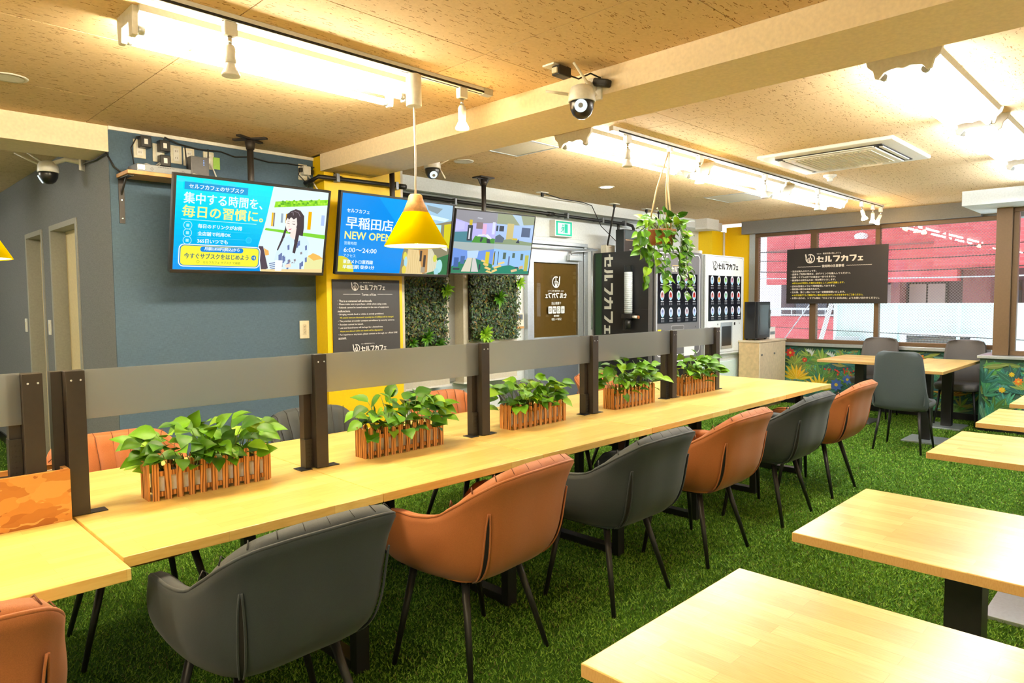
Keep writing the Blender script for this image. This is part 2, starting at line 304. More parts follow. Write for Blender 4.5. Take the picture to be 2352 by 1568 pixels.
# ------------------------------------------------------------------ flat drawing on a plane (print, lettering, screens)
TXT = {}
def text_mesh(body, bold=0.0):
    k = (body, bold)
    if k not in TXT:
        cu = bpy.data.curves.new('t', 'FONT'); cu.body = body; cu.resolution_u = 2; cu.offset = bold; cu.size = 1
        o = bpy.data.objects.new('t', cu); COL.objects.link(o)
        dg = bpy.context.evaluated_depsgraph_get(); m = bpy.data.meshes.new_from_object(o.evaluated_get(dg))
        vs = [tuple(v.co[:2]) for v in m.vertices]; fs = [tuple(p.vertices) for p in m.polygons]
        bpy.data.objects.remove(o); bpy.data.curves.remove(cu); bpy.data.meshes.remove(m)
        xs = [v[0] for v in vs]; ys = [v[1] for v in vs]
        TXT[k] = (vs, fs, min(xs), max(xs), min(ys), max(ys))
    return TXT[k]
class Draw:
    """2-D drawing: u along r, v along up, in metres; layer lifts along the normal."""
    def __init__(s, origin, r, up, eps=.0006):
        s.o = Vector(origin); s.r = Vector(r).normalized(); s.u = Vector(up).normalized(); s.n = s.r.cross(s.u); s.eps = eps; s.mb = MB(); s.k = 1
    def P(s, x, y, L): return s.o + s.r * x + s.u * y + s.n * (s.eps * L)
    def poly(s, pts, c, L=None):
        if L is None: s.k += 1; L = s.k * .25
        s.mb.add([s.P(x, y, L) for x, y in pts], [tuple(range(len(pts)))], c); return s
    def rect(s, x0, y0, x1, y1, c, L=None): return s.poly([(x0, y0), (x1, y0), (x1, y1), (x0, y1)], c, L)
    def ell(s, cx, cy, rx, ry, c, n=20, L=None): return s.poly([(cx + rx * math.cos(2 * math.pi * i / n), cy + ry * math.sin(2 * math.pi * i / n)) for i in range(n)], c, L)
    def rrect(s, x0, y0, x1, y1, r, c, L=None):
        p = []
        for cx, cy, a0 in ((x1 - r, y1 - r, 0), (x0 + r, y1 - r, 90), (x0 + r, y0 + r, 180), (x1 - r, y0 + r, 270)):
            for k in range(5): a = math.radians(a0 + k * 22.5); p.append((cx + r * math.cos(a), cy + r * math.sin(a)))
        return s.poly(p, c, L)
    def arc(s, cx, cy, r0, r1, a0, a1, c, n=24, L=None):
        if L is None: s.k += 1; L = s.k * .25
        for i in range(n):
            b0 = math.radians(a0 + (a1 - a0) * i / n); b1 = math.radians(a0 + (a1 - a0) * (i + 1) / n)
            s.poly([(cx + r0 * math.cos(b0), cy + r0 * math.sin(b0)), (cx + r1 * math.cos(b0), cy + r1 * math.sin(b0)), (cx + r1 * math.cos(b1), cy + r1 * math.sin(b1)), (cx + r0 * math.cos(b1), cy + r0 * math.sin(b1))], c, L)
        return s
    def line(s, pts, w, c, L=None):
        if L is None: s.k += 1; L = s.k * .25
        for (x0, y0), (x1, y1) in zip(pts, pts[1:]):
            d = math.hypot(x1 - x0, y1 - y0) or 1; nx, ny = -(y1 - y0) / d * w / 2, (x1 - x0) / d * w / 2
            s.poly([(x0 - nx, y0 - ny), (x1 - nx, y1 - ny), (x1 + nx, y1 + ny), (x0 + nx, y0 + ny)], c, L)
        return s
    def text(s, body, x, y, c, w=None, h=None, bold=0.0, align='l', L=None):
        """w = total width, h = total height of the inked box; the box's lower-left corner lands on x, y"""
        vs, fs, a, b, lo, hi = text_mesh(body, 0.0)
        sx = w / (b - a) if w else h / (hi - lo); sy = h / (hi - lo) if h else sx
        if w and not h: sy = sx
        ox = x - (0 if align == 'l' else (b - a) * sx * (.5 if align == 'c' else 1))
        if L is None: s.k += 1; L = s.k * .25
        d = bold * 1.3
        for ex, ey in (((-d, -d * .6), (d, d * .6)) if bold < .015 else ((-d, -d * .6), (d, d * .6), (-d, d * .6), (d, -d * .6))) if bold else ((0, 0),):
            s.mb.add([s.P(ox + (p[0] - a + ex) * sx, y + (p[1] - lo + ey) * sy, L) for p in vs], fs, c); L += .03
        return s
    def logotype(s, x, y, c, w, h):
        G = [(.92, [[(0, .50), (1, .62), (1, .80), (0, .68)], [(.22, 1), (.46, 1), (.46, .0), (.22, .0)], [(.46, 0), (1, 0), (1, .2), (.46, .2)], [(.78, .72), (1, .78), (1, .42), (.78, .36)]]),
             (.92, [[(.12, 1), (.36, 1), (.36, .3), (.24, 0), (0, 0), (.12, .3)], [(.50, 1), (.74, 1), (.74, 0), (.50, 0)], [(.74, 0), (1, 0), (1, .36), (.84, .36), (.84, .2), (.74, .2)]]),
             (.88, [[(0, .78), (1, .78), (1, 1), (0, 1)], [(.72, .8), (1, .8), (1, .6), (.64, 0), (.34, 0), (.72, .6)]]),
             (.92, [[(0, .60), (1, .60), (1, .82), (0, .82)], [(.76, .62), (1, .62), (1, 0), (.76, 0)], [(.28, 1), (.52, 1), (.52, .5), (.26, 0), (0, 0), (.28, .5)]]),
             (.88, [[(0, .78), (1, .78), (1, 1), (0, 1)], [(.72, .8), (1, .8), (1, .6), (.64, 0), (.34, 0), (.72, .6)]]),
             (.68, [[(.05, .54), (.95, .54), (.95, .70), (.05, .70)], [(.36, .15), (.64, .15), (.64, .56), (.36, .56)], [(0, 0), (1, 0), (1, .17), (0, .17)]])]
        gap = .17; tot = sum(g[0] for g in G) + gap * 5; k = w / tot; px = x
        for gw, ps in G:
            for p in ps: s.poly([(px + a * gw * k, y + b * h) for a, b in p], c)
            px += (gw + gap) * k
        return s
    def logo(s, cx, cy, r, c, inner):
        s.arc(cx, cy, r * .80, r, -200, 118, c, 26)
        s.poly([(cx - r * .98, cy + r * .10), (cx - r * .72, cy + r * .3), (cx - r * .9, cy + r * 1.05), (cx - r * 1.12, cy + r * .95)], c)
        s.poly([(cx - r * .40, cy + r * .18), (cx + r * .40, cy + r * .18), (cx + r * .26, cy - r * .78), (cx - r * .26, cy - r * .78)], c)
        s.arc(cx - r * .42, cy - r * .22, r * .16, r * .28, 90, 270, c, 8)
        s.poly([(cx - r * .10, cy - r * .02), (cx + r * .14, cy - r * .02), (cx + r * .11, cy + r * .82), (cx - r * .05, cy + r * .82)], c)
        s.poly([(cx - r * .16, cy + r * .10), (cx + r * .2, cy + r * .10), (cx + r * .14, cy - r * .42), (cx - r * .12, cy - r * .42)], inner); return s
# ================================================================== STRUCTURE
HC = 2.55; XW = 9.5; YB = 5.15; YM = 4.82
struct(B().box(-2.6, 9.7, -2.1, 9.4, -.06, 0), 'floor', 'turf_base', 'floor under the green artificial turf')
# ceiling slab and its tiles
ce = struct(B().box(-2.6, 9.7, -2.1, 9.4, HC + .014, HC + .10), 'ceiling', 'cream_paint', 'fissured tile ceiling with straight joints')
T = .955; G = .0022
def tiles(x_edges, y_edges):
    for a, b in zip(x_edges, x_edges[1:]):
        for c, d in zip(y_edges, y_edges[1:]):
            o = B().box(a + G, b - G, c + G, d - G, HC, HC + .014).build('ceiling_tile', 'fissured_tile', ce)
yj = [-2.1] + [1.33 + T * k for k in range(-3, 4)] + [5.15]
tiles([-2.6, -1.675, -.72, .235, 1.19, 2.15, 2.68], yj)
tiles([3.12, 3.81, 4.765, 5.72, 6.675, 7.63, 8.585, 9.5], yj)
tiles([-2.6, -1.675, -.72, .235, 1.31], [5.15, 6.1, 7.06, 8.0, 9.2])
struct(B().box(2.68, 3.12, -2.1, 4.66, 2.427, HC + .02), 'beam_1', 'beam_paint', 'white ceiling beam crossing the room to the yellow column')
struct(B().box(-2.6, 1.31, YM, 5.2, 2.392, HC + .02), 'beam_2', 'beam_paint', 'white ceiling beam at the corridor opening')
struct(B().box(3.42, 9.32, 4.9, YB + .05, 2.432, HC + .02), 'beam_3', 'cool_white_paint', 'white bulkhead along the top of the back wall')
# blue block: front face and corridor face
struct(B().box(1.311, 2.72, YM, YM + .012, 0, HC).box(1.47, 2.72, YM + .012, YM + .3, 0, HC), 'wall_middle', 'blue_wallpaper', 'blue textile wallpaper wall behind the first screen')
struct(B().box(1.31, 2.72, YM - .012, YM, HC - .022, HC), 'trim_1', 'white_paint', 'thin white cornice strip on the blue wall')
wl = B()
for y0, y1, z0, z1 in ((YM + .0125, 5.62, 0, HC), (5.62, 6.43, 2.06, HC), (6.43, 6.69, 0, HC), (6.69, 7.33, 2.06, HC), (7.33, 9.3, 0, HC)): wl.box(1.31, 1.46, y0, y1, z0, z1)
struct(wl, 'wall_left', 'lit_blue_wallpaper', 'corridor wall with two narrow doors, warm light put into its wallpaper colour')
struct(B().box(-2.7, 1.31, 9.2, 9.35, 0, HC), 'wall_far', 'cool_white_paint', 'white wall at the end of the corridor')
struct(B().box(-2.7, 1.31, 9.18, 9.2, 0, .09), 'baseboard_far', 'black_plastic', 'black baseboard of the corridor end wall')
bl = B()
for y0, y1 in ((YM + .013, 5.60), (6.45, 6.67), (7.35, 9.2)): bl.box(1.296, 1.31, y0, y1, 0, .09)
struct(bl, 'baseboard_left', 'black_plastic', 'black baseboard of the corridor wall')
def corridor_door(name, y0, y1, label):
    d = thing(name, label, None, (1.31, (y0 + y1) / 2, 0)); d['kind'] = 'structure'
    B().box(1.300, 1.44, y0, y0 + .04, 0, 2.06).build('jamb', 'frame_grey', d, bevel=.003); B().box(1.300, 1.44, y1 - .04, y1, 0, 2.06).build('jamb', 'frame_grey', d, bevel=.003)
    B().box(1.300, 1.44, y0 + .04, y1 - .04, 2.02, 2.06).build('lintel', 'frame_grey', d)
    lf = B().box(1.405, 1.44, y0 + .04, y1 - .04, 0.01, 2.02).build('door_leaf', 'door_leaf', d)
    m = B().tube([(1.405, y0 + .10, 1.0), (1.36, y0 + .10, 1.0)], .022, 12); m.tube([(1.365, y0 + .10, 1.0), (1.345, y0 + .10, 1.0)], .028, 12)
    m.build('door_knob', 'shelf_board', lf)
    v = B()
    for k in range(8): v.box(1.398, 1.405, y0 + .09, y0 + .17, .20 + k * .035, .222 + k * .035)
    v.build('vent_slat', 'cream_paint', lf)
    return d
corridor_door('door_1', 5.62, 6.43, 'cream corridor door in a grey frame, next to the blue wall corner')
corridor_door('door_2', 6.69, 7.33, 'narrow cream corridor door in a grey frame, deeper in the corridor')
# yellow columns
struct(B().box(2.71, 3.41, 4.66, YB + .1, 0, HC), 'column_1', 'yellow_paint', 'yellow painted column with the terms board')
struct(B().box(3.41, 3.455, 4.69, YB + .1, 0, HC), 'trim_2', 'cream_paint', 'cream edge strip beside the yellow column')
struct(B().box(3.41, 9.7, YB, YB + .15, 0, HC), 'wall_back', 'cool_white_paint', 'white back wall behind the vending machines')
struct(B().box(9.08, 9.52, 4.93, YB, 0, 2.432), 'column_2', 'yellow_paint', 'yellow painted corner column beside the window')
struct(B().box(9.50, 9.56, 4.56, 4.93, 0, 2.5), 'wall_corner', 'yellow_paint', 'narrow yellow return beside the window frame')
struct(B().tube([(9.40, 4.915, 1.2), (9.40, 4.915, 2.432)], .016, 10), 'trim_3', 'white_paint', 'white conduit running down the yellow corner column')
struct(B().box(8.55, 8.88, 4.72, 4.9, 2.41, HC), 'trim_4', 'white_paint', 'white boxed-in duct below the ceiling')
# window wall, lower part with mural, sill, baseboard
struct(B().box(XW, XW + .15, 1.6, 4.93, 0, .80), 'wall_right', 'green_rubber', 'low wall under the windows carrying the jungle mural')
struct(B().box(XW - .06, XW + .16, 1.61, 4.56, .80, .845), 'trim_5', 'aluminium', 'metal window sill above the mural', .004)
struct(B().box(XW - .016, XW, 1.61, 4.4, 0, .075), 'baseboard_right', 'black_plastic', 'black baseboard below the jungle mural')
struct(B().box(XW - .03, XW, 3.2, 4.0, .078, .10), 'trim_6', 'white_paint', 'white cable trunking above the baseboard')
struct(B().box(XW - .13, XW + .2, 1.74, 4.63, 2.375, HC), 'trim_7', 'grey_paint', 'grey soffit above the window')
struct(B().box(XW - .02, XW + .2, 1.3, 1.74, 2.345, HC), 'trim_12', 'grey_paint', 'grey soffit end beside the pier')
struct(B().box(XW - .02, XW + .05, 4.47, 4.56, .845, 2.375), 'trim_8', 'aluminium', 'aluminium jamb between yellow return and window')
# pier to the side
struct(B().box(8.85, 9.65, -2.1, 1.61, 0, .79), 'wall_pier', 'green_rubber', 'projecting low wall carrying the jungle mural')
struct(B().box(8.80, 9.65, -2.1, 1.63, .79, .822), 'trim_9', 'aluminium', 'metal ledge of the projecting low wall', .004)
struct(B().box(8.835, 8.85, -2.1, 1.61, 0, .075), 'baseboard_pier', 'black_plastic', 'black baseboard below the projecting mural')
struct(B().box(8.45, 9.7, -2.1, 1.742, 2.40, HC + .01), 'beam_4', 'cool_white_paint', 'white boxed beam over the projecting window')
struct(B().box(8.92, 9.06, 1.372, 1.515, .822, 2.40), 'trim_10', 'brown_frame', 'brown window post at the corner of the projecting window', .004)
# closing walls the camera does not see
struct(B().box(-2.75, -2.6, -2.1, 9.35, 0, HC), 'wall_rear', 'white_paint', 'white wall behind the viewer')
struct(B().box(-2.75, 9.7, -2.25, -2.1, 0, HC), 'wall_front', 'white_paint', 'white wall on the aisle side')
def window(name, x, y0, y1, z0, z1, muls, label, panes='window_glass', fr=.05):
    w = thing(name, label, None, (x, (y0 + y1) / 2, z0)); w['kind'] = 'structure'
    for a, b, c, d in ((y0, y1, z0, z0 + fr), (y0, y1, z1 - fr, z1)): B().box(x - .03, x + .05, a, b, c, d).build('frame', 'brown_frame', w, bevel=.004)
    for a, b in ((y0, y0 + fr), (y1 - fr, y1)): B().box(x - .03, x + .05, a, b, z0 + fr, z1 - fr).build('frame', 'brown_frame', w, bevel=.004)
    for m, wd in muls: B().box(x - .035, x + .045, m - wd / 2, m + wd / 2, z0 + fr, z1 - fr).build('mullion', 'brown_frame', w, bevel=.004)
    ed = [y0 + fr] + sorted(m for m, _ in muls) + [y1 - fr]
    for a, b in zip(ed, ed[1:]): B().box(x + .004, x + .010, a, b, z0 + fr, z1 - fr).build('pane', panes, w)
    return w
window('window_1', XW, 1.40, 4.47, .845, 2.375, [(3.645, .085), (2.85, .055)], 'wide brown framed window with wired glass looking at the red brick building', 'wired_glass')
window('window_2', 9.0, -2.0, 1.372, .822, 2.40, [(-.2, .06)], 'brown framed window beyond the corner post')
# door in the back wall
dr = thing('door_3', 'aluminium framed tinted glass door with mirrored lettering', None, (5.9, YB, 0)); dr['kind'] = 'structure'
for a, b in ((5.38, 5.425), (6.36, 6.42)): B().box(a, b, YB - .06, YB, 0, 2.07).build('door_frame', 'aluminium', dr, bevel=.003)
B().box(5.38, 6.42, YB - .06, YB, 2.07, 2.11).build('door_frame', 'aluminium', dr, bevel=.003)
lf = B().box(5.43, 5.50, YB - .045, YB - .005, .02, 2.06).box(6.26, 6.35, YB - .045, YB - .005, .02, 2.06).box(5.50, 6.26, YB - .045, YB - .005, 1.868, 2.06).box(5.50, 6.26, YB - .045, YB - .005, .98, 1.04).build('door_rail', 'aluminium', dr, bevel=.003)
B().box(5.50, 6.26, YB - .04, YB - .01, .02, .98).build('door_panel', 'door_grey', dr)
B().box(5.50, 6.26, YB - .03, YB - .024, 1.04, 1.868).build('pane', 'brown_glass', dr)
B().box(5.50, 6.26, YB - .009, YB - .004, 1.04, 1.868).build('backing', 'olive_backing', dr)
cl = B().box(6.05, 6.27, YB - .10, YB - .045, 1.90, 1.965).build('door_closer', 'aluminium', dr, bevel=.006)
B().tube([(6.10, YB - .075, 1.97), (6.10, YB - .075, 2.0), (6.42, YB - .20, 2.03), (6.42, YB - .05, 2.06)], .010, 8).build('closer_arm', 'aluminium', cl)
g = B().tube([(5.40, YB - .09, 2.02), (6.46, YB - .14, 2.035)], .008, 8).tube([(6.445, YB - .10, 1.1), (6.445, YB - .10, 2.06)], .011, 8); g.build('guard_rail', 'aluminium', dr)
D = Draw((5.88, YB - .0305, 0), (-1, 0, 0), (0, 0, 1)); wc = (.80, .84, .82)
D.n = Vector((0, -1, 0))
D.logo(0, 1.655, .066, wc, (.12, .10, .06)); D.text('Wi-Fi・電源完備の無人カフェ', -.13, 1.545, wc, w=.27, bold=.01); D.logotype(-.185, 1.475, wc, .37, .058)
D.text('千葉貴山店', -.082, 1.40, wc, w=.165, bold=.015)
for i in range(4):
    x = -.143 + i * .073; D.rrect(x, 1.30, x + .062, 1.382, .008, wc); k = (.10, .085, .05)
    if i == 0:
        for q in (.010, .019, .028): D.arc(x + .031, 1.322, q, q + .004, 45, 135, k, 6)
        D.ell(x + .031, 1.322, .004, .004, k)
    elif i == 1: D.arc(x + .031, 1.341, .022, .026, 0, 360, k); D.poly([(x + .036, 1.358), (x + .022, 1.338), (x + .030, 1.338), (x + .026, 1.324), (x + .040, 1.344), (x + .032, 1.344)], k)
    elif i == 2: D.ell(x + .022, 1.352, .009, .011, k); D.rect(x + .011, 1.318, x + .033, 1.340, k); D.rect(x + .040, 1.345, x + .052, 1.362, k)
    else: D.rect(x + .012, 1.325, x + .050, 1.360, k); D.rect(x + .018, 1.331, x + .044, 1.354, wc); D.line([(x + .02, 1.335), (x + .04, 1.35)], .004, k)
D.text('営業時間', -.045, 1.262, wc, w=.09, bold=.015); D.text('5:00〜1:00', -.082, 1.222, wc, w=.165, bold=.01)
D.mb.build('lettering', 'print', dr)
# ------------------------------------------------------------------ outside
ou = B().box(17, 17.4, 3.55, 7.71, 1.80, 5.5); bf = thing('brick_building', 'red brick tiled building across the street seen through the window', 'building', (17.5, 4, -4))
ou.build('upper_facade', 'red_brick_tile', bf)
B().box(14.8, 17.4, -6, 3.48, 2.04, 5.5).build('projecting_bay', 'red_brick_tile', bf)
B().box(17, 17.4, 5.6, 7.71, -4, 1.0).build('lower_facade', 'red_brick_tile', bf); B().box(17, 17.4, -6, 5.6, -4, .9).build('lower_facade', 'brown_tile', bf)
B().box(17.9, 18.0, -6, 7.71, .5, 2.2).build('recess', 'dark_recess', bf)
for k in range(3): B().box(16.96, 17, 3.55, 7.71, 2.62 + k * .9, 2.65 + k * .9).build('ledge_line', 'brown_tile', bf)
for y, w in ((6.9, .85), (5.2, .7), (4.3, .8), (3.0, .9), (1.9, .6)):
    wf = B().box(17.84, 17.9, y - w / 2, y + w / 2, .9, 1.80).build('window', 'dark_bronze', bf)
    B().box(17.82, 17.84, y - w / 2 + .04, y - .02, .95, 1.76).box(17.82, 17.84, y + .02, y + w / 2 - .04, .95, 1.76).build('pane', 'far_glass' if y > 6 or y < 3.5 else 'curtain', wf)
B().box(17.3, 17.8, 3.0, 3.5, .6, 2.1).box(17.3, 17.8, 4.72, 4.9, .6, 1.85).build('pier', 'brown_tile', bf)
rb = B().box(16.95, 17.0, 5.9, 7.62, 1.17, 1.22).box(16.95, 17.0, 5.9, 7.62, 1.03, 1.06)
for k in range(7): rb.box(16.96, 16.99, 5.95 + k * .27, 5.97 + k * .27, 1.03, 1.2)
rb.build('balcony_rail', 'aluminium', bf)
dl = B().lathe([(.02, -.07), (.13, -.06), (.15, 0), (.12, .05), (.02, .08)], (16.9, 5.44, 2.87), 18).build('wall_lamp', 'brick_white', bf)
tag(B().box(19, 19.4, 7.76, 9.6, -4, 6).build('white_building', 'brick_white'), 'white building edge beyond the brick building', 'building')
hd = thing('panel_hoarding', 'pale turquoise metal hoarding with ribs outside the window', 'hoarding', (12.5, 2, -4))
for a, b in ((2.57, 3.44), (3.46, 4.43), (1.7, 2.55), (.7, 1.68), (-.4, .68)): B().box(12.5, 12.56, a, b, -4, 1.33).build('panel', 'pale_turquoise', hd)
for y in (3.45, 2.56, 1.69, .69, 4.40): B().box(12.44, 12.5, y - .025, y + .025, -4, 1.33).build('rib', 'pale_turquoise', hd)
B().box(12.46, 12.6, -.4, 4.45, 1.33, 1.36).build('top_rail', 'pale_turquoise', hd)
vf = B().box(12.40, 12.5, 2.33, 3.36, .84, .88).box(12.40, 12.5, 2.33, 2.39, .40, .84).box(12.40, 12.5, 3.28, 3.36, .40, .84).build('vent_frame', 'brick_white', hd)
vs = B()
for k in range(11): vs.obox((12.47, 2.835, .82 - k * .035), (1, 0, -.6), (0, 1, 0), (.6, 0, 1), .02, .445, .003)
vs.build('vent_louvre', 'grey_metal', vf)
B().box(12.485, 12.5, 3.86, 3.95, 1.03, 1.11).box(12.485, 12.5, 4.19, 4.28, .86, .94).build('marker_plate', 'pale_turquoise', hd)
tag(B().box(12.2, 12.45, 3.92, 4.32, .2, .80).build('outdoor_unit', 'aluminium', bevel=.01), 'grey outdoor unit below the turquoise hoarding', 'unit')
tag(B().tube([(11.5, 4.13, 1.36), (11.5, 4.32, .64), (11.5, 4.9, -1.6)], .035, 10).build('guy_pole', 'brick_white'), 'white slanting pole outside the window', 'pole')
tag(B().tube([(11.5, 4.47, 1.36), (11.5, 5.0, .6), (11.5, 6.2, -1)], .008, 6).build('guy_wire', 'aluminium'), 'thin slanting steel guy wire outside the window', 'wire')
for i, (z0, z1, r, lb) in enumerate(((2.31, 2.36, .007, 'topmost'), (2.16, 2.22, .007, 'second from top'), (1.97, 2.06, .008, 'third from top'), (1.84, 1.80, .009, 'lowest'))):
    p = [(11.5, 6.5 - 8 * t, z0 + (z1 - z0) * t - .16 * math.sin(math.pi * t) * (1 if i < 3 else .5)) for t in [k / 12 for k in range(13)]]
    tag(B().tube(p, r, 6).build('power_cable', 'aluminium' if i == 3 else 'cable_black'), '%s overhead cable crossing in front of the brick building' % lb, 'cable', 'overhead cables outside the window')
tag(B().tube([(11.5, 5.2, .97), (11.5, 4.0, .93), (11.5, 1.5, .86)], .006, 6).build('power_cable', 'cable_black'), 'low thin cable in front of the lower brick facade', 'cable', 'overhead cables outside the window')
# ------------------------------------------------------------------ jungle mural prints (flat print on the low walls)
rnd = random.Random(11)
def leaf2(D, x, y, a, l, w, c, vein=None):
    ca, sa = math.cos(a), math.sin(a); pts = []
    for t, k in ((0, 0), (.2, .7), (.45, 1), (.75, .6), (1, 0), (.75, -.6), (.45, -1), (.2, -.7)):
        u, v = t * l, k * w / 2; pts.append((x + u * ca - v * sa, y + u * sa + v * ca))
    D.poly(pts, c)
    if vein: D.line([(x, y), (x + l * .95 * ca, y + l * .95 * sa)], w * .08, vein)
G1 = [(.03, .16, .10), (.05, .23, .15), (.08, .20, .05), (.12, .26, .06), (.02, .10, .08), (.10, .30, .22), (.20, .28, .06)]
def mural(origin, w, h, n, seed, feats, name):
    rnd.seed(seed); D = Draw(origin, (0, -1, 0), (0, 0, 1), .00004); D.rect(0, 0, w, h, (.035, .10, .07))
    ctr = [(rnd.uniform(0, w), rnd.uniform(-.03, h * .95)) for _ in range(n)]
    for cx, cy in ctr:
        c = rnd.choice(G1); m = rnd.randint(5, 9); l = rnd.uniform(.12, .24)
        for k in range(m):
            a = math.pi * (.08 + .84 * (k + rnd.uniform(-.2, .2)) / (m - 1)); cc = tuple(min(1, q * rnd.uniform(.75, 1.35)) for q in c)
            x1, y1 = cx + l * math.cos(a), cy + l * math.sin(a)
            if 0 < x1 < w and 0 < y1 < h and 0 < cx < w and cy > 0: leaf2(D, cx, cy, a, l, l * rnd.uniform(.16, .3), cc, tuple(min(1, q * 1.7 + .03) for q in cc))
    for kind, fx, fy, s, c in feats:
        if kind == 'burst':
            for k in range(9): a = math.pi * (.06 + .88 * k / 8); leaf2(D, fx, fy, a, s * rnd.uniform(.8, 1.05), s * .2, tuple(q * rnd.uniform(.8, 1.1) for q in c), (.9, .75, .2))
        elif kind == 'flower':
            for k in range(8): a = 2 * math.pi * k / 8; leaf2(D, fx, fy, a, s, s * .6, tuple(q * rnd.uniform(.75, 1.1) for q in c))
            D.ell(fx, fy, s * .25, s * .25, (.7, .5, .05))
        elif kind == 'dots':
            for k in range(int(s * 60)): D.ell(fx + rnd.uniform(-s, s), fy + rnd.uniform(-.03, .03), .012, .014, tuple(q * rnd.uniform(.7, 1.1) for q in c), 7)
        elif kind == 'bird':
            for k in range(6): leaf2(D, fx, fy + k * s * .1, 1.2 + k * .3, s, s * .18, c)
    return tag(D.mb.build(name, 'print'), None, None)
YEL = (.80, .52, .02); RED = (.62, .05, .03); ORA = (.80, .22, .02); BLU = (.06, .14, .45)
m1 = mural((XW - .002, 4.40, .08), 2.78, .715, 210, 3, [('burst', .55, .26, .24, YEL), ('burst', .86, .14, .22, YEL), ('flower', .46, .62, .07, RED), ('flower', .66, .53, .04, RED), ('dots', 1.3, .36, .26, RED), ('dots', 1.2, .42, .3, RED), ('flower', 1.08, .22, .09, BLU), ('flower', 1.22, .30, .07, BLU), ('flower', 1.4, .2, .06, BLU), ('flower', 2.05, .62, .07, ORA), ('flower', 2.2, .58, .05, RED), ('flower', 1.9, .62, .05, BLU), ('bird', .75, .58, .10, (.6, .68, .66)), ('bird', 1.02, .55, .10, (.62, .70, .68)), ('bird', 1.75, .63, .06, (.65, .7, .7)), ('burst', 2.4, .2, .2, (.4, .22, .02))], 'mural')
tag(m1, 'painted jungle mural with yellow starburst plants under the wide window', 'mural')
m2 = mural((8.848, 1.60, .08), 2.2, .70, 170, 9, [('flower', .40, .07, .07, RED), ('flower', .62, .05, .05, RED), ('flower', .34, .48, .045, ORA), ('flower', .20, .38, .035, YEL), ('flower', .52, .46, .035, YEL), ('flower', .28, .55, .03, YEL), ('flower', 1.0, .4, .05, ORA), ('burst', .9, .1, .2, (.5, .3, .02))], 'mural')
tag(m2, 'painted jungle mural of broad green leaves on the projecting wall', 'mural')
# ------------------------------------------------------------------ turf blades
rg = np.random.default_rng(5)
def turf():
    n1, n2 = 330000, 120000
    xy = np.concatenate([np.stack([rg.uniform(.2, 5.2, n1), rg.uniform(-.3, 4.2, n1)], 1), np.stack([rg.uniform(4.4, 9.4, n2), rg.uniform(.2, 4.6, n2)], 1), np.stack([rg.uniform(.1, 1.3, 9000), rg.uniform(6, 9.15, 9000)], 1)])
    keep = ~((xy[:, 0] > 8.83) & (xy[:, 1] < 1.62)); xy = xy[keep]; n = len(xy)
    a = rg.uniform(0, 2 * np.pi, n); w = rg.uniform(.0016, .0030, n) * (1 + .16 * xy[:, 0]); h = rg.uniform(.006, .015, n); ln = rg.normal(0, .007, (n, 2))
    v = np.zeros((n, 3, 3), np.float32); dx, dy = np.cos(a) * w, np.sin(a) * w
    v[:, 0, 0] = xy[:, 0] - dx; v[:, 0, 1] = xy[:, 1] - dy; v[:, 1, 0] = xy[:, 0] + dx; v[:, 1, 1] = xy[:, 1] + dy
    v[:, 2, 0] = xy[:, 0] + ln[:, 0]; v[:, 2, 1] = xy[:, 1] + ln[:, 1]; v[:, 2, 2] = h
    me = bpy.data.meshes.new('artificial_turf'); me.vertices.add(3 * n); me.vertices.foreach_set('co', v.ravel())
    me.loops.add(3 * n); me.loops.foreach_set('vertex_index', np.arange(3 * n, dtype=np.int32)); me.polygons.add(n); me.polygons.foreach_set('loop_start', np.arange(0, 3 * n, 3, dtype=np.int32))
    me.update(calc_edges=True)
    k = rg.uniform(0, 1, n); base = np.array([.095, .25, .014]); lite = np.array([.29, .48, .055]); c = base + (lite - base) * (k ** 1.6)[:, None]
    brown = rg.uniform(0, 1, n) < .06; c[brown] = [.16, .15, .05]
    cc = np.ones((n, 3, 4), np.float32); cc[:, :, :3] = c[:, None, :]
    at = me.color_attributes.new('Col', 'FLOAT_COLOR', 'POINT'); at.data.foreach_set('color', cc.ravel())
    me.materials.append(MATS['turf_blade']); o = bpy.data.objects.new('artificial_turf', me); COL.objects.link(o)
    tag(o, 'short green artificial turf covering the whole floor', 'turf', None, 'stuff')
turf()
# ================================================================== LONG TABLE, DIVIDERS, PLANTERS
TZ = .72
def loop_leg(x, y0, y1, parent, local=False):
    m = B()
    m.box(x - .03, x + .03, y0, y0 + .045, .0, TZ - .05).box(x - .03, x + .03, y1 - .045, y1, .0, TZ - .05).box(x - .03, x + .03, y0 + .045, y1 - .045, .004, .045).box(x - .03, x + .03, y0 + .045, y1 - .045, TZ - .095, TZ - .05)
    return m.build('leg', 'black_metal', parent, local, bevel=.002)
seams = [.58, 1.478, 2.39, 3.31, 4.23, 5.14, 6.05]
legs = [(1.43,), (2.26,), (3.14,), (4.0,), (4.85,), (5.66,)]
ords = ('first', 'second', 'third', 'fourth', 'fifth', 'last')
for i, (a, b) in enumerate(zip(seams, seams[1:])):
    t = thing('table_module', '%s pale wood table section of the long table, counted from the chip board box' % ords[i], 'table', ((a + b) / 2, 2.76, 0), 0, 'sections of the long communal table')
    B().box(a + .0015, b - .0015, 2.16, 3.37, TZ - .034, TZ).build('tabletop', 'table_wood', t, bevel=.0022)
    B().box(a + .04, b - .02, 2.28, 2.32, TZ - .06, TZ - .034).box(a + .04, b - .02, 3.21, 3.25, TZ - .06, TZ - .034).build('under_rail', 'black_metal', t)
    for x in legs[i]:
        loop_leg(x, 2.25, 3.28, t)
t = thing('side_desk', 'separate pale wood desk carrying the chip board box and butted to the long table', 'desk', (-.2, 2.7, 0))
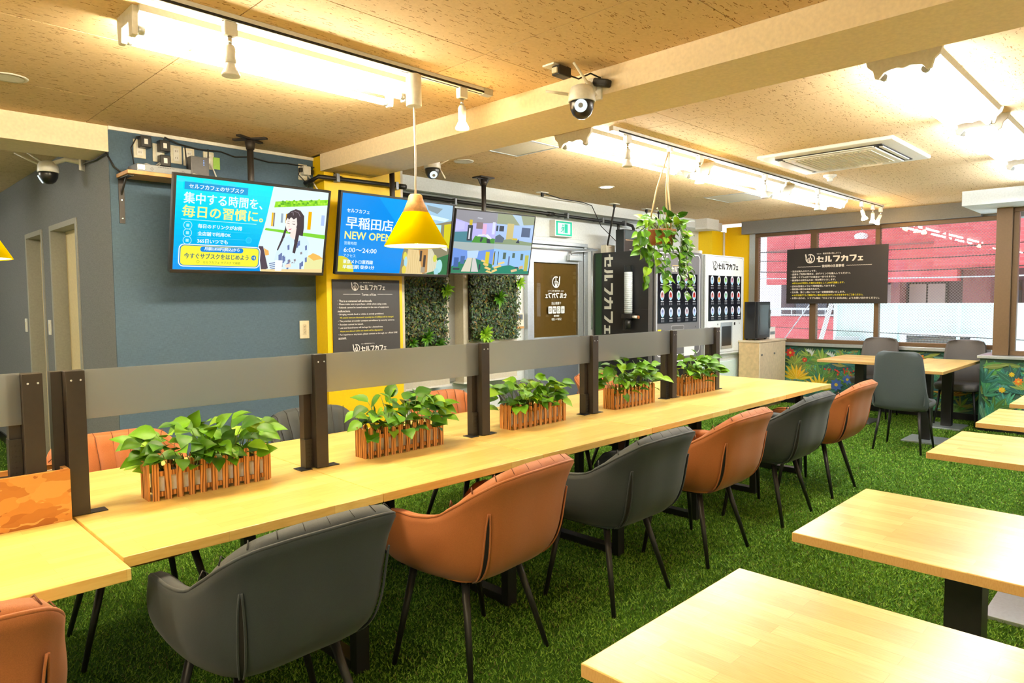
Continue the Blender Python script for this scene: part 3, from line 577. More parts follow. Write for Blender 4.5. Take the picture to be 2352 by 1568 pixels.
B().box(-1.0, .572, 2.055, 3.27, TZ - .034, TZ).build('tabletop', 'table_wood', t, bevel=.0022)
B().box(-.9, .50, 2.16, 2.20, TZ - .06, TZ - .034).build('under_rail', 'black_metal', t)
loop_leg(-.32, 2.20, 3.18, t); loop_leg(-.9, 2.20, 3.18, t)
# chip-board box on the desk
t = thing('chip_board_box', 'orange chip board box standing on the side desk under a divider post', 'box', (.2, 2.74, TZ))
B().box(-.55, .568, 2.665, 2.68, TZ, .895).build('front_board', 'chip_board', t, bevel=.001); B().box(-.55, .568, 2.785, 2.80, TZ, .895).build('rear_board', 'chip_board', t, bevel=.001)
B().box(.553, .568, 2.68, 2.785, TZ, .895).build('end_board', 'pendant_wood', t); B().box(-.55, .553, 2.68, 2.785, .86, .878).build('top_board', 'light_oak', t)
# divider posts
def divider_post(x, z0, label, half=False):
    p = thing('divider_post', label, 'post', (x, 2.72, z0), 0, 'dark metal divider posts')
    B().box(x - .028, x + .030, 2.692, 2.748, z0 + .003, 1.222).build('post_tube', 'dark_bronze', p, bevel=.002)
    B().box(x - .062, x - .029, 2.735, 2.775, z0 + .003, 1.220).build('channel', 'dark_bronze', p, bevel=.001)
    br = B().box(x - .066, x - .062, 2.722, 2.764, z0 + .003, z0 + .13).box(x - .062, x - .030, 2.722, 2.726, z0 + .003, z0 + .13).build('bracket', 'black_metal', p)
    h = B()
    for k in range(6):
        for dx in (-.012, .0, .012):
            h.tube([(x - .0485 + dx * .8, 2.7222, z0 + .018 + k * .018), (x - .0485 + dx * .8, 2.7210, z0 + .018 + k * .018)], .0022 if dx else .0036, 6)
    h.build('bracket_hole', 'seam_dark', br)
    B().box(x + .020, x + .085, 2.695, 2.745, z0, z0 + .004).build('foot_plate', 'black_metal', p, bevel=.001); B().box(x - .10, x - .045, 2.70, 2.77, z0, z0 + .004).build('foot_plate', 'black_metal', p, bevel=.001)
    for dx in (-.012, .016): B().tube([(x + dx, 2.6915, 1.19), (x + dx, 2.689, 1.19)], .0035, 8).build('screw', 'chrome', p)
px = [.60, 1.527, 2.512, 3.475, 4.42, 5.07]
names = ('beside the chip board box', 'between first and second planter', 'between second and third planter', 'between third and fourth planter', 'between fourth and fifth planter', 'at the far end past the fifth planter')
for x, nm in zip(px, names): divider_post(x, TZ, 'dark metal divider post on the long table, ' + nm)
divider_post(.478, .878, 'dark metal divider post standing on top of the chip board box')
for i, (a, b) in enumerate(zip(px, px[1:])):
    z0 = 1.05 if i < 4 else 1.09
    o = B().box(a + .0305, b - .029, 2.716, 2.722, z0, 1.222).build('privacy_screen', 'frosted_acrylic')
    tag(o, 'frosted grey acrylic divider panel over the %s picket planter' % ('first', 'second', 'third', 'fourth', 'fifth')[i], 'panel', 'frosted divider panels')
tag(B().box(-.5, .449, 2.716, 2.722, 1.055, 1.225).build('privacy_screen', 'frosted_acrylic'), 'frosted grey acrylic divider panel above the chip board box', 'panel', 'frosted divider panels')
# leaves
def leaf_mesh(name, mat, seed):
    r = random.Random(seed); rows = []
    for t, k in ((0, .05), (.08, .55), (.22, .92), (.42, 1.0), (.62, .82), (.82, .42), (1.0, .02)):
        z = .10 * math.sin(t * 2.2) - .22 * t * t; rows.append([(t, -k * .36, z + .09 * k), (t, -k * .18, z + .03 * k), (t, 0, z), (t, k * .18, z + .03 * k), (t, k * .36, z + .09 * k * (1 + r.uniform(-.4, .4)))])
    return B().grid(rows).mesh(name, mat)
LEAF = [leaf_mesh('leaf', 'leaf_' + k, i) for i, k in enumerate(('deep', 'mid', 'mid', 'fresh', 'fresh', 'lime', 'deep', 'fresh'))]
def put_leaf(parent, p, d, up, size, r, name='leaf'):
    x = Vector(d).normalized(); z = Vector(up) - x * Vector(up).dot(x)
    if z.length < .05: z = x.orthogonal()
    z.normalize(); y = z.cross(x)
    o = bpy.data.objects.new(name, r.choice(LEAF)); COL.objects.link(o); o.parent = parent
    m = Matrix.Identity(4)
    for i in range(3): m[i][0] = x[i] * size; m[i][1] = y[i] * size * 1.05; m[i][2] = z[i] * size; m[i][3] = p[i]
    o.matrix_local = m; return o
def picket(w, h, d):
    m = B(); pts = [(-w / 2, 0, 0), (w / 2, 0, 0), (w / 2, 0, h - w * .35), (w * .25, 0, h), (-w * .25, 0, h), (-w / 2, 0, h - w * .35)]
    return m.prism(pts, (0, d, 0)).mesh('picket', 'burnt_picket')
PICK = picket(.022, .140, .007)
def planter(x, y, seed, label, lean, tall, nleaf):
    r = random.Random(seed); L, Wd = .45, .115
    t = thing('picket_planter', label, 'planter', (x, y, TZ), r.uniform(-.015, .015), 'picket planters with artificial ivy')
    n = 11
    for k in range(n):
        for yy in (-Wd / 2, Wd / 2 - .007):
            o = bpy.data.objects.new('picket', PICK); COL.objects.link(o); o.parent = t; o.location = (-L / 2 + .012 + (L - .024) * k / (n - 1), yy, 0); o.scale = (1, 1, r.uniform(.93, 1.04))
    for k in range(3):
        for sx, rz in ((-L / 2 - .004, math.pi / 2), (L / 2 + .004, -math.pi / 2)):
            o = bpy.data.objects.new('picket', PICK); COL.objects.link(o); o.parent = t; o.location = (sx, -.030 + .030 * k, 0); o.rotation_euler = (0, 0, rz)
    for z in (.012, .088):
        for yy in (-Wd / 2 + .008, Wd / 2 - .016): B().box(-L / 2 + .004, L / 2 - .004, yy, yy + .008, z, z + .018).build('rail', 'burnt_picket', t, True)
    B().box(-L / 2 + .02, L / 2 - .02, -Wd / 2 + .02, Wd / 2 - .02, .012, .090).build('trough', 'white_plastic', t, True, bevel=.004)
    B().box(-L / 2 + .024, L / 2 - .024, -Wd / 2 + .024, Wd / 2 - .024, .09, .097).build('soil', 'soil', t, True)
    st = B(); tips = []
    for k in range(nleaf):
        u = r.uniform(-1, 1); v = r.uniform(-1, 1); hgt = (.125 + .125 * r.random() * (1 - .45 * u * u)) * tall
        if k < nleaf * .25: hgt = r.uniform(.09, .14)
        b = Vector((u * L * .40, v * .025, .095)); e = Vector((u * L * (.47 + .10 * r.random()) + lean * r.random(), v * .105, hgt + .035 * r.random()))
        mid = (b + e) / 2 + Vector((0, 0, .025)); 
        if k % 2 == 0: st.tube([b, mid, e], [.002, .0016, .0012], 4)
        tips.append((e, b))
    sp = st.build('plant_stems', 'stem_green', t, True)
    for e, b in tips:
        d = Vector((e.x - b.x * .7 + r.uniform(-.08, .08), e.y + r.uniform(-.09, .05) - .02, r.uniform(-.05, .06)))
        put_leaf(sp, e, d, (r.uniform(-.5, .5), -.55 + r.uniform(-.5, .4), 1), r.uniform(.066, .100), r)
    return t
for i, (x, s, ln, tl, nl) in enumerate(((1.055, 1, -.03, 1.0, 104), (1.985, 2, .02, 1.0, 98), (2.945, 3, 0, 1.0, 96), (3.92, 4, .02, 1.15, 98), (4.79, 5, .02, 1.1, 90))):
    planter(x, 2.742, s, ('burnt wood picket planter of bushy ivy, first from the chip board box', 'picket planter of ivy in front of the yellow column, a vine hanging over', 'picket planter of ivy in the middle of the long table', 'picket planter of tall bright ivy, fourth from the chip board box', 'picket planter of ivy at the far end of the divider row')[i], ln, tl, nl)
# ================================================================== SMALL TABLES
def cafe_table(x0, x1, y0, y1, label, poles, top='table_wood_cross', group=None, z=TZ, plate='grey_metal', ps=(.20, .17)):
    t = thing('cafe_table', label, 'table', ((x0 + x1) / 2, (y0 + y1) / 2, 0), 0, group)
    B().box(x0, x1, y0, y1, z - .030, z).build('tabletop', top, t, bevel=.0025)
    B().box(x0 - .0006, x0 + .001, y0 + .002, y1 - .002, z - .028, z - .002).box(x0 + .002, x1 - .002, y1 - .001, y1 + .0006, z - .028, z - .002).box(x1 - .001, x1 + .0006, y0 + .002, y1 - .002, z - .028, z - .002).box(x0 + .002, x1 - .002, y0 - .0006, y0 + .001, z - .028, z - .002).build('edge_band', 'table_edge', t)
    for px_, py_ in poles:
        B().box(px_ - .05, px_ + .05, py_ - .05, py_ + .05, .018, z - .034).build('pedestal', 'black_metal', t, bevel=.003)
        B().box(px_ - ps[0], px_ + ps[0], py_ - ps[1], py_ + ps[1], 0, .018).build('base_plate', plate, t, bevel=.002)
        B().box(px_ - .14, px_ + .14, py_ - .14, py_ + .14, z - .034, z - .030).build('mount_plate', 'black_metal', t)
    return t
gr = 'two-seat tables along the window side'
cafe_table(1.046, 1.728, -.35, .848, 'pale wood two-seat table closest to the viewer', [(1.39, .25)], group=gr)
cafe_table(2.109, 2.797, -.35, .862, 'second pale wood two-seat table with a black pedestal', [(2.50, .47), (2.50, .03)], group=gr)
cafe_table(3.653, 4.367, -.35, .866, 'third pale wood two-seat table, with a wide steel base plate', [(3.97, .36)], group=gr, plate='aluminium', ps=(.33, .26))
cafe_table(4.72, 5.41, -.35, .870, 'fourth pale wood two-seat table, behind the third', [(5.06, .05)], group=gr)
cafe_table(5.71, 6.41, -.35, .860, 'fifth pale wood two-seat table, only its corner showing', [(6.06, .05)], group=gr)
cafe_table(8.14, 9.08, 2.36, 3.07, 'square pale table by the wide window, next to the yellow mural plants', [(8.60, 2.74)], 'table_wood_cross', z=.742)
cafe_table(7.50, 9.10, 1.655, 2.17, 'long pale table on two black pedestals in front of the jungle mural', [(7.84, 1.87), (8.83, 1.90)], 'table_wood', z=.742, plate='aluminium')
# ================================================================== TUB ARMCHAIRS
def interp(tab, s):
    n = len(tab); i = 0
    while i < n - 2 and s > tab[i + 1][0]: i += 1
    a, b = tab[i], tab[i + 1]; h = b[0] - a[0]; k = (s - a[0]) / h; out = []
    def slope(j, c):
        if j == 0: return (tab[1][c] - tab[0][c]) / (tab[1][0] - tab[0][0]) if c == 1 or len(tab[0]) == 2 else 0.0
        if j == n - 1: return (tab[j][c] - tab[j - 1][c]) / (tab[j][0] - tab[j - 1][0])
        d0 = (tab[j][c] - tab[j - 1][c]) / (tab[j][0] - tab[j - 1][0]); d1 = (tab[j + 1][c] - tab[j][c]) / (tab[j + 1][0] - tab[j][0])
        return (d0 + d1) / 2
    for c in range(1, len(a)):
        m0, m1 = slope(i, c) * h, slope(i + 1, c) * h; k2, k3 = k * k, k * k * k
        out.append((2 * k3 - 3 * k2 + 1) * a[c] + (k3 - 2 * k2 + k) * m0 + (-2 * k3 + 3 * k2) * b[c] + (k3 - k2) * m1)
    return out
RIM = [(0, 0, -.372, .818), (.22, .15, -.368, .816), (.36, .238, -.340, .800), (.46, .274, -.27, .757), (.56, .288, -.185, .705), (.66, .295, -.09, .655), (.78, .296, .03, .632), (.90, .29, .15, .628), (.97, .278, .225, .605), (1.0, .262, .252, .56)]
BOT = [(0, 0, -.175, .392), (.22, .11, -.175, .392), (.36, .165, -.160, .392), (.46, .195, -.125, .392), (.56, .205, -.08, .392), (.66, .212, -.02, .392), (.78, .216, .06, .392), (.90, .214, .15, .395), (.97, .206, .21, .40), (1.0, .200, .232, .415)]
XYF = [(0, 0), (.06, .25), (.14, .44), (.25, .58), (.4, .68), (.6, .75), (.8, .83), (.92, .92), (1, 1)]
XYA = [(0, 0), (.06, .32), (.14, .58), (.3, .87), (.5, 1.04), (.7, 1.08), (.85, 1.05), (1, 1)]
def shellpt(s, t, inset=0.0):
    a = abs(s); sg = 1 if s >= 0 else -1
    rx, ry, rz = interp(RIM, a); bx, by, bz = interp(BOT, a); k = interp(XYF, t)[0]; q = min(1, max(0, (a - .42) / .26)); q = q * q * (3 - 2 * q); k += (interp(XYA, t)[0] - k) * q
    x = bx + (rx - bx) * k; y = by + (ry - by) * k; z = bz + (rz - bz) * t
    if inset:
        cx, cy = 0, .04; dx, dy = cx - x, cy - y; d = math.hypot(dx, dy) or 1
        if a > .62: dx, dy, d = -1, 0, 1
        x += dx / d * inset; y += dy / d * inset
    return (x * sg, y, z)
def make_chair(mat, name):
    m = B(); NS, NTt = 120, 14; rows = []
    for j in range(NTt + 1): rows.append([shellpt(-1 + 2 * i / NS, j / NTt) for i in range(NS + 1)])
    for q, (ins, dz) in enumerate(((.010, .009), (.034, .010), (.056, -.004))):
        rr = []
        for i in range(NS + 1):
            s = abs(-1 + 2 * i / NS); pad = max(0, 1 - (s / .55) ** 3) if s < .55 else 0
            rr.append(tuple(Vector(shellpt(-1 + 2 * i / NS, 1, ins)) + Vector((0, 0, dz + pad * (.006, .026, .022)[q]))))
        rows.append(rr)
    for j in range(NTt - 1, 2, -1):
        rr = []
        for i in range(NS + 1):
            s = -1 + 2 * i / NS; chan = .013 * abs(math.sin(s * 8.5 * math.pi)) ** .6 - .006 if abs(s) < .62 else 0
            rr.append(shellpt(s, j / NTt, .052 - chan + .008 * math.sin(math.pi * j / NTt)))
        rows.append(rr)
    m.grid(rows)
    n = NS + 1; bot = list(range(n)); m.f.append(tuple(bot)); m.c.append(None); m.sm.append(False)
    # front edges of the arms
    for col in (0, NS):
        strip = [j * n + col for j in range(len(rows))]; m.f.append(tuple(strip if col == 0 else reversed(strip))); m.c.append(None); m.sm.append(False)
    root = thing(name, 'x', 'chair')
    m.build('shell', mat, root, True)
    # seat cushion
    cu = []
    for z, e in ((.395, .0), (.405, .012), (.455, .022), (.478, .012), (.486, -.02)):
        cu.append([(x, y, z) for x, y in [((.185 + e) * math.copysign(abs(math.cos(a)) ** .55, math.cos(a)), .055 + (.205 + e) * math.copysign(abs(math.sin(a)) ** .55, math.sin(a))) for a in [2 * math.pi * k / 28 for k in range(28)]]])
    c = B().grid(cu, close=True); c.f.append(tuple(4 * 28 + k for k in range(28))); c.c.append(None); c.sm.append(False); c.build('seat_cushion', mat, root, True)
    B().tube([Vector(shellpt(-1 + 2 * i / 60, 1, .006)) + Vector((0, 0, .007)) for i in range(61)], .0055, 6).build('piping', mat, root, True)
    for k in range(-5, 6):
        s = k / 8.5
        B().tube([Vector(shellpt(s, j / 14, .0555 + .008 * math.sin(math.pi * j / 14))) for j in range(3, 14)] + [Vector(shellpt(s, 1, .057)) + Vector((0, 0, .018)), Vector(shellpt(s, 1, .034)) + Vector((0, 0, .0345)), Vector(shellpt(s, 1, .014)) + Vector((0, 0, .0165))], .0022, 4).build('channel_stitch', mat.split('_')[0] + '_stitch', root, True)
    for sg in (-1, 1):
        a = []; b = []; t1 = [k / 14 for k in range(15)]
        for k in t1:
            t = .02 + .74 * k; wd = .015 * math.sin(math.pi * (.12 + .86 * k)) ** .7
            p0 = Vector(shellpt(sg * (.375 - wd), t)); p1 = Vector(shellpt(sg * (.375 + wd), t)); o = Vector((sg * .005, -.005, 0)); a.append(tuple(p0 + o)); b.append(tuple(p1 + o))
        B().grid([a, b] if sg > 0 else [b, a]).build('back_seam', 'seam_dark', root, True)
        pp = B().tube([Vector(q) + Vector((0, -.002, 0)) for q in a], .0035, 5); pp.tube([Vector(q) + Vector((sg * .002, 0, 0)) for q in b], .0035, 5); pp.build('seam_piping', mat, root, True)
    for sx in (-1, 1):
        for top, foot in (((.15, -.10), (.232, -.205)), ((.17, .16), (.268, .185))):
            B().tube([(sx * top[0], top[1], .395), (sx * foot[0], foot[1], 0)], [.0165, .010], 12).build('leg', 'black_metal', root, True)
    B().box(-.17, .17, -.12, .18, .375, .392).build('seat_frame', 'black_metal', root, True)
    return root
def place(proto, used, x, y, rz, label, group):
    o = proto if not used else copy_tree(proto)
    o.location = (x, y, 0); o.rotation_euler = (0, 0, rz); tag(o, label, 'chair', group)
tan = make_chair('tan_leatherette', 'tub_armchair'); char = make_chair('charcoal_leatherette', 'tub_armchair')
ga = 'tub armchairs along the aisle side of the long table'; gb = 'tub armchairs across the long table'
R = math.radians
used = {'t': False, 'c': False}
for kind, x, y, a, lb, g in (
    ('t', .09, 2.04, -3, 'tan tub armchair pulled up to the side desk, turned away', ga),
    ('c', .955, 2.03, 2, 'first charcoal tub armchair on the aisle side, beside the end of the side desk', ga),
    ('t', 1.835, 2.055, 5, 'first full tan tub armchair on the aisle side of the long table', ga),
    ('c', 2.71, 2.02, 0, 'second charcoal tub armchair on the aisle side of the long table', ga),
    ('t', 3.53, 2.00, 0, 'second full tan tub armchair on the aisle side of the long table', ga),
    ('c', 4.455, 1.99, 0, 'third charcoal tub armchair on the aisle side of the long table', ga),
    ('t', 5.305, 1.99, 0, 'third full tan tub armchair, at the far end of the aisle side', ga),
    ('t', .93, 3.23, 180, 'tan armchair with ribbed back facing us behind the first planter', gb),
    ('c', 1.935, 3.23, 180, 'charcoal armchair facing us behind the second divider post', gb),
    ('t', 2.88, 3.23, 180, 'tan armchair facing us behind the second planter', gb),
    ('c', 3.68, 3.23, 182, 'charcoal armchair facing us behind the third planter', gb),
    ('t', 4.58, 3.25, 178, 'tan armchair facing us behind the fourth planter', gb)):
    place(tan if kind == 't' else char, used[kind], x, y, R(a), lb, g); used[kind] = True
# ================================================================== SIDE CHAIRS BY THE WINDOW
def side_chair(mat):
    root = thing('side_chair', 'x', 'chair'); m = B(); rows = []
    prof = [(.392, -.190, .19), (.405, -.222, .228), (.44, -.238, .240), (.50, -.243, .240), (.58, -.250, .232), (.70, -.260, .216), (.82, -.272, .206), (.90, -.284, .196), (.94, -.290, .170), (.955, -.292, .12)]
    for z, y, hw in prof: rows.append([(hw * u, y + .055 * abs(u) ** 2.4 * (1 if z > .52 else 1.6), z) for u in [-1 + k / 8 for k in range(17)]])
    back = [[(p[0] * .985, p[1] + .045, p[2] - .004) for p in rw] for rw in reversed(rows)]
    g = rows + back; m.grid(g); n = 17
    for col in (0, n - 1):
        st = [j * n + col for j in range(len(g))]; m.f.append(tuple(st if col == 0 else reversed(st))); m.c.append(None); m.sm.append(False)
    m.build('backrest', mat, root, True)
    cu = []
    for z, e in ((.405, -.02), (.415, 0), (.455, .012), (.475, .002), (.482, -.03)):
        cu.append([((.225 + e) * math.copysign(abs(math.cos(a)) ** .5, math.cos(a)), .035 + (.225 + e) * math.copysign(abs(math.sin(a)) ** .5, math.sin(a)), z) for a in [2 * math.pi * k / 28 for k in range(28)]])
    c = B().grid(cu, close=True); c.f += [tuple(112 + k for k in range(28)), tuple(reversed(range(28)))]; c.c += [None] * 2; c.sm += [False] * 2; c.build('seat', mat, root, True)
    for sx in (-1, 1): B().grid([[(sx * .21, -.20, .45), (sx * .222, -.10, .47), (sx * .226, .02, .475)], [(sx * .218, -.20, .56), (sx * .228, -.12, .515), (sx * .232, .02, .482)]]).build('side_wing', mat, root, True)
    for sx in (-1, 1):
        for ty, fy in ((-.14, -.215), (.17, .225)): B().tube([(sx * .16, ty, .41), (sx * .205, fy, 0)], [.014, .009], 10).build('leg', 'black_metal', root, True)
    B().box(-.17, .17, -.16, .18, .392, .405).build('seat_frame', 'black_metal', root, True)
    return root
sc = side_chair('slate_leatherette'); sc.location = (7.27, 1.92, 0); sc.rotation_euler = (0, 0, R(-90)); tag(sc, 'slate side chair with its rounded back to us at the long pale table', 'chair', 'side chairs by the window')
sd = side_chair('taupe_leatherette'); sd.location = (9.10, 2.74, 0); sd.rotation_euler = (0, 0, R(90)); tag(sd, 'grey side chair against the wide window, behind the square table', 'chair', 'side chairs by the window')
se = copy_tree(sd); se.location = (9.12, 1.84, 0); tag(se, 'grey side chair against the window beside the brown corner post', 'chair', 'side chairs by the window')
# ================================================================== CEILING LIGHTS
def tube_lamp(x0, x1, y, mat, label, wavy=True):
    t = thing('fluorescent_lamp', label, 'ceiling light', ((x0 + x1) / 2, y, HC), 0, 'twin tube ceiling lamps')
    w = .145 if wavy else .115
    prof = [(-w, 0), (w, 0), (w * .92, -.022), (w * .45, -.050), (0, -.034), (-w * .45, -.050), (-w * .92, -.022)]
    B().prism([(x0 + .02, y + a, HC + b) for a, b in prof], (x1 - x0 - .04, 0, 0)).build('housing', 'white_plastic', t)
    ep = [(-w - .012, 0), (w + .012, 0), (w + .004, -.03), (w * .86, -.052), (w * .80, -.088), (w * .68, -.094), (w * .52, -.066), (w * .2, -.058), (0, -.066), (-w * .2, -.058), (-w * .52, -.066), (-w * .68, -.094), (-w * .80, -.088), (-w * .86, -.052), (-w - .004, -.03)]
    if not wavy: ep = [(-w * .8, 0), (w * .8, 0), (w * .8, -.04), (w * .72, -.105), (w * .40, -.105), (w * .34, -.05), (-w * .34, -.05), (-w * .40, -.105), (-w * .72, -.105), (-w * .8, -.04)]
    for x in (x0, x1 - .022): B().prism([(x, y + a, HC + b) for a, b in ep], (.022, 0, 0)).build('end_cap', 'white_plastic', t, bevel=.003)
    for s in (-1, 1):
        yy = y + s * (w * .62 if not wavy else .085)
        tb = B().tube([(x0 + .04, yy, HC - .082), (x1 - .04, yy, HC - .082)], .0155, 12).build('lamp_tube', mat, t)
        for xa, xb in ((x0 + .022, x0 + .045), (x1 - .045, x1 - .022)): B().tube([(xa, yy, HC - .082), (xb, yy, HC - .082)], .0165, 12).build('tube_socket', 'aluminium', tb)
    return t
tube_lamp(.86, 2.12, 2.90, 'tube_warm', 'twin tube ceiling lamp above the first planters, with open square end brackets', False)
tube_lamp(3.52, 4.95, 2.92, 'tube_neutral', 'twin tube lamp behind the spotlight track, first after the beam')
tube_lamp(5.10, 6.52, 2.92, 'tube_neutral', 'twin tube lamp behind the spotlight track, second after the beam')
tube_lamp(6.68, 8.15, 2.92, 'tube_cool', 'twin tube lamp behind the spotlight track, last towards the window')
tube_lamp(3.49, 4.88, .965, 'tube_neutral', 'twin tube lamp over the two-seat tables, first after the beam')
tube_lamp(5.04, 6.46, .965, 'tube_cool', 'twin tube lamp over the two-seat tables, second after the beam')
tube_lamp(6.70, 8.10, .965, 'tube_cool', 'twin tube lamp over the two-seat tables, beside the white boxed beam')
tube_lamp(-1.6, -.25, 2.90, 'tube_warm', 'unseen twin tube lamp added over the side desk for more light'); tube_lamp(-1.6, -.25, .3, 'tube_warm', 'unseen twin tube lamp added behind the viewer for more light'); tube_lamp(-1.2, .1, 6.9, 'tube_neutral', 'unseen twin tube lamp added to brighten the corridor')  # unseen lamps added to brighten the front bay and the corridor
def track(x0, x1, label):
    t = thing('light_track', label, 'lighting track', ((x0 + x1) / 2, 2.655, HC), 0, 'white lighting tracks')
    B().box(x0, x1, 2.638, 2.672, HC - .030, HC).build('rail', 'white_plastic', t, bevel=.002)
    B().box(x0 + .06, x1 - .03, 2.6365, 2.638, HC - .028, HC - .018).box(x0 + .06, x1 - .03, 2.650, 2.660, HC - .0305, HC - .030).build('slot', 'seam_dark', t)
    B().box(x1 - .05, x1 + .01, 2.635, 2.675, HC - .032, HC).build('end_cap', 'aluminium', t)
track(-1.0, 2.52, 'white lighting track above the first half of the long table'); track(3.585, 8.95, 'white lighting track above the far half of the room')
def spot(x, lit, label, tilt=(0, 0)):
    z = HC - .030; t = thing('spotlight', label, 'spotlight', (x, 2.655, z), 0, 'white spotlights on the tracks')
    B().box(x - .026, x + .026, 2.637, 2.673, z - .052, z).build('adapter', 'white_plastic', t, bevel=.006)
    B().tube([(x, 2.655, z - .05), (x, 2.655, z - .088)], .008, 10).build('stem', 'chrome', t)
    d = Vector((tilt[0], tilt[1], -1)).normalized(); p = Vector((x, 2.655, z - .086))
    B().tube([p, p + d * .012, p + d * .066], [.014, .020, .020], 16).build('lamp_holder', 'white_plastic', t)
    q = p + d * .066; b = B().tube([q, q + d * .012, q + d * .042, q + d * .050], [.017, .018, .034, .034], 18).build('bulb', 'bulb_warm' if lit else 'white_plastic', t)
spot(1.155, False, 'white spotlight on the first track in front of the glowing tubes'); spot(2.332, True, 'lit white spotlight at the end of the first track')
spot(3.765, False, 'white spotlight on the second track, next to the beam'); spot(4.69, True, 'white spotlight on the second track behind the hanging plant', (.25, .15)); spot(5.80, False, 'slim white spotlight in the middle of the second track'); spot(6.98, False, 'white spotlight on the second track before the window group')
spot(8.25, True, 'orange lit spotlight, first of the three by the window', (.5, -.15)); spot(8.62, True, 'white spotlight, second of the three by the window'); spot(8.90, True, 'white spotlight at the very end of the second track', (.35, .55))
def pendant(x, y, zb, label):
    t = thing('pendant_lamp', label, 'lamp', (x, y, HC - .03), 0, 'yellow cone pendants')
    B().lathe([(.036, -.148), (.0365, -.144), (.0365, -.004), (.030, 0)], (x, y, HC - .03), 24).build('canopy', 'white_plastic', t)
    B().tube([(x, y, HC - .175), (x + .004, y, (HC + zb) / 2), (x, y, zb + .245)], .0052, 8).build('cord', 'cable_white', t)
    B().lathe([(.026, .246), (.032, .240), (.038, .215), (.063, .158)], (x, y, zb), 32).build('wood_neck', 'pendant_wood', t)
    sh = B().lathe([(.063, .160), (.153, .001), (.151, 0), (.149, .002), (.060, .158)], (x, y, zb), 40, caps=False).build('shade', 'lamp_yellow', t)
    B().lathe([(.1485, .0025), (.0605, .157)], (x, y, zb), 40, caps=False).build('shade_lining', 'white_card', sh)
    B().lathe([(.010, .12), (.018, .11), (.030, .07), (.034, .045), (.026, .022), (.006, .012)], (x, y, zb), 20).build('bulb', 'pendant_bulb', t)
pendant(2.03, 2.655, 1.713, 'yellow cone pendant lamp with wooden neck in front of the screens'); pendant(.285, 2.655, 1.59, 'yellow cone pendant lamp cut by the picture edge above the chip board box')
for px_, py_, nm in ((1.40, -.55, 'first'), (2.60, -.60, 'second'), (3.9, -.60, 'third')): pendant(px_, py_, 1.75, '%s unseen yellow pendant added over the table ends for warm bounce light' % nm)  # unseen pendants added so their bounce off the tables warms the ceiling
added_track = B().box(.4, 5.0, -.617, -.583, HC - .030, HC).build('light_track', 'white_plastic'); tag(added_track, 'unseen white lighting track added to carry the extra pendants', 'lighting track')  # unseen track added along with those pendants
# ceiling cassette air conditioner
t = thing('ceiling_air_conditioner', 'square white cassette air conditioner in the ceiling', 'air conditioner', (5.62, 1.95, HC))
x0, x1, y0, y1 = 5.15, 6.10, 1.47, 2.43
B().box(x0, x1, y0, y1, HC - .028, HC).build('panel', 'white_plastic', t, bevel=.010)
B().box(x0 + .10, x1 - .10, y0 + .10, y1 - .10, HC - .034, HC - .028).build('inlet_frame', 'seam_dark', t, bevel=.02)
B().box(x0 + .155, x1 - .155, y0 + .155, y1 - .155, HC - .044, HC - .030).build('grille_frame', 'white_plastic', t, bevel=.012)
for k in range(18): B().box(x0 + .20, x1 - .20, y0 + .20 + k * .0315, y0 + .216 + k * .0315, HC - .048, HC - .043).build('grille_slat', 'cream_paint', t)
for a in ((x0 + .16, x1 - .16, y0 + .108, y0 + .136), (x0 + .16, x1 - .16, y1 - .136, y1 - .108)): B().box(*a, HC - .040, HC - .033).build('air_vane', 'white_plastic', t, bevel=.002)
for a in ((x0 + .108, x0 + .136, y0 + .16, y1 - .16), (x1 - .136, x1 - .108, y0 + .16, y1 - .16)): B().box(*a, HC - .040, HC - .033).build('air_vane', 'white_plastic', t, bevel=.002)
t = thing('smoke_detector', 'small white smoke detector on the ceiling beside the cassette', 'detector', (6.42, 2.34, HC))
B().lathe([(.045, -.018), (.056, -.012), (.056, 0)], (6.42, 2.34, HC), 24).build('base', 'white_plastic', t); B().lathe([(.018, -.055), (.024, -.050), (.026, -.030), (.034, -.028), (.036, -.018)], (6.42, 2.34, HC), 20).build('sensor', 'white_plastic', t)
def downlight(x, y, lit, label):
    t = thing('downlight', label, 'downlight', (x, y, HC)); n = 28; m = B()
    m.lathe([(.060, -.001), (.075, -.006), (.080, 0)], (x, y, HC), n, caps=False); m.build('trim_ring', 'white_plastic', t)
    B().lathe([(.0005, -.0045), (.061, -.0045)], (x, y, HC), n, caps=False).build('lens', 'downlight_glow' if lit else 'white_card', t)
downlight(5.46, 4.10, True, 'glowing round downlight in the ceiling before the back wall'); downlight(.70, 4.12, False, 'unlit round ceiling downlight at the picture edge'); downlight(3.63, 4.12, False, 'unlit round downlight beside the beam')
def hatch(x0, x1, y0, y1, label):
    t = thing('ceiling_hatch', label, 'hatch', ((x0 + x1) / 2, (y0 + y1) / 2, HC)); m = B(); w = .016
    m.box(x0, x1, y0, y0 + w, HC - .005, HC).box(x0, x1, y1 - w, y1, HC - .005, HC).box(x0, x0 + w, y0 + w, y1 - w, HC - .005, HC).box(x1 - w, x1, y0 + w, y1 - w, HC - .005, HC); m.build('hatch_frame', 'aluminium', t)
    B().box(x0 + w, x1 - w, y0 + w, y1 - w, HC - .003, HC).build('hatch_panel', 'cream_paint', t)
hatch(3.38, 3.80, 3.27, 3.70, 'square ceiling access hatch with metal edge beside the beam'); hatch(6.80, 7.36, 3.33, 3.80, 'square ceiling access hatch near the vending machines')
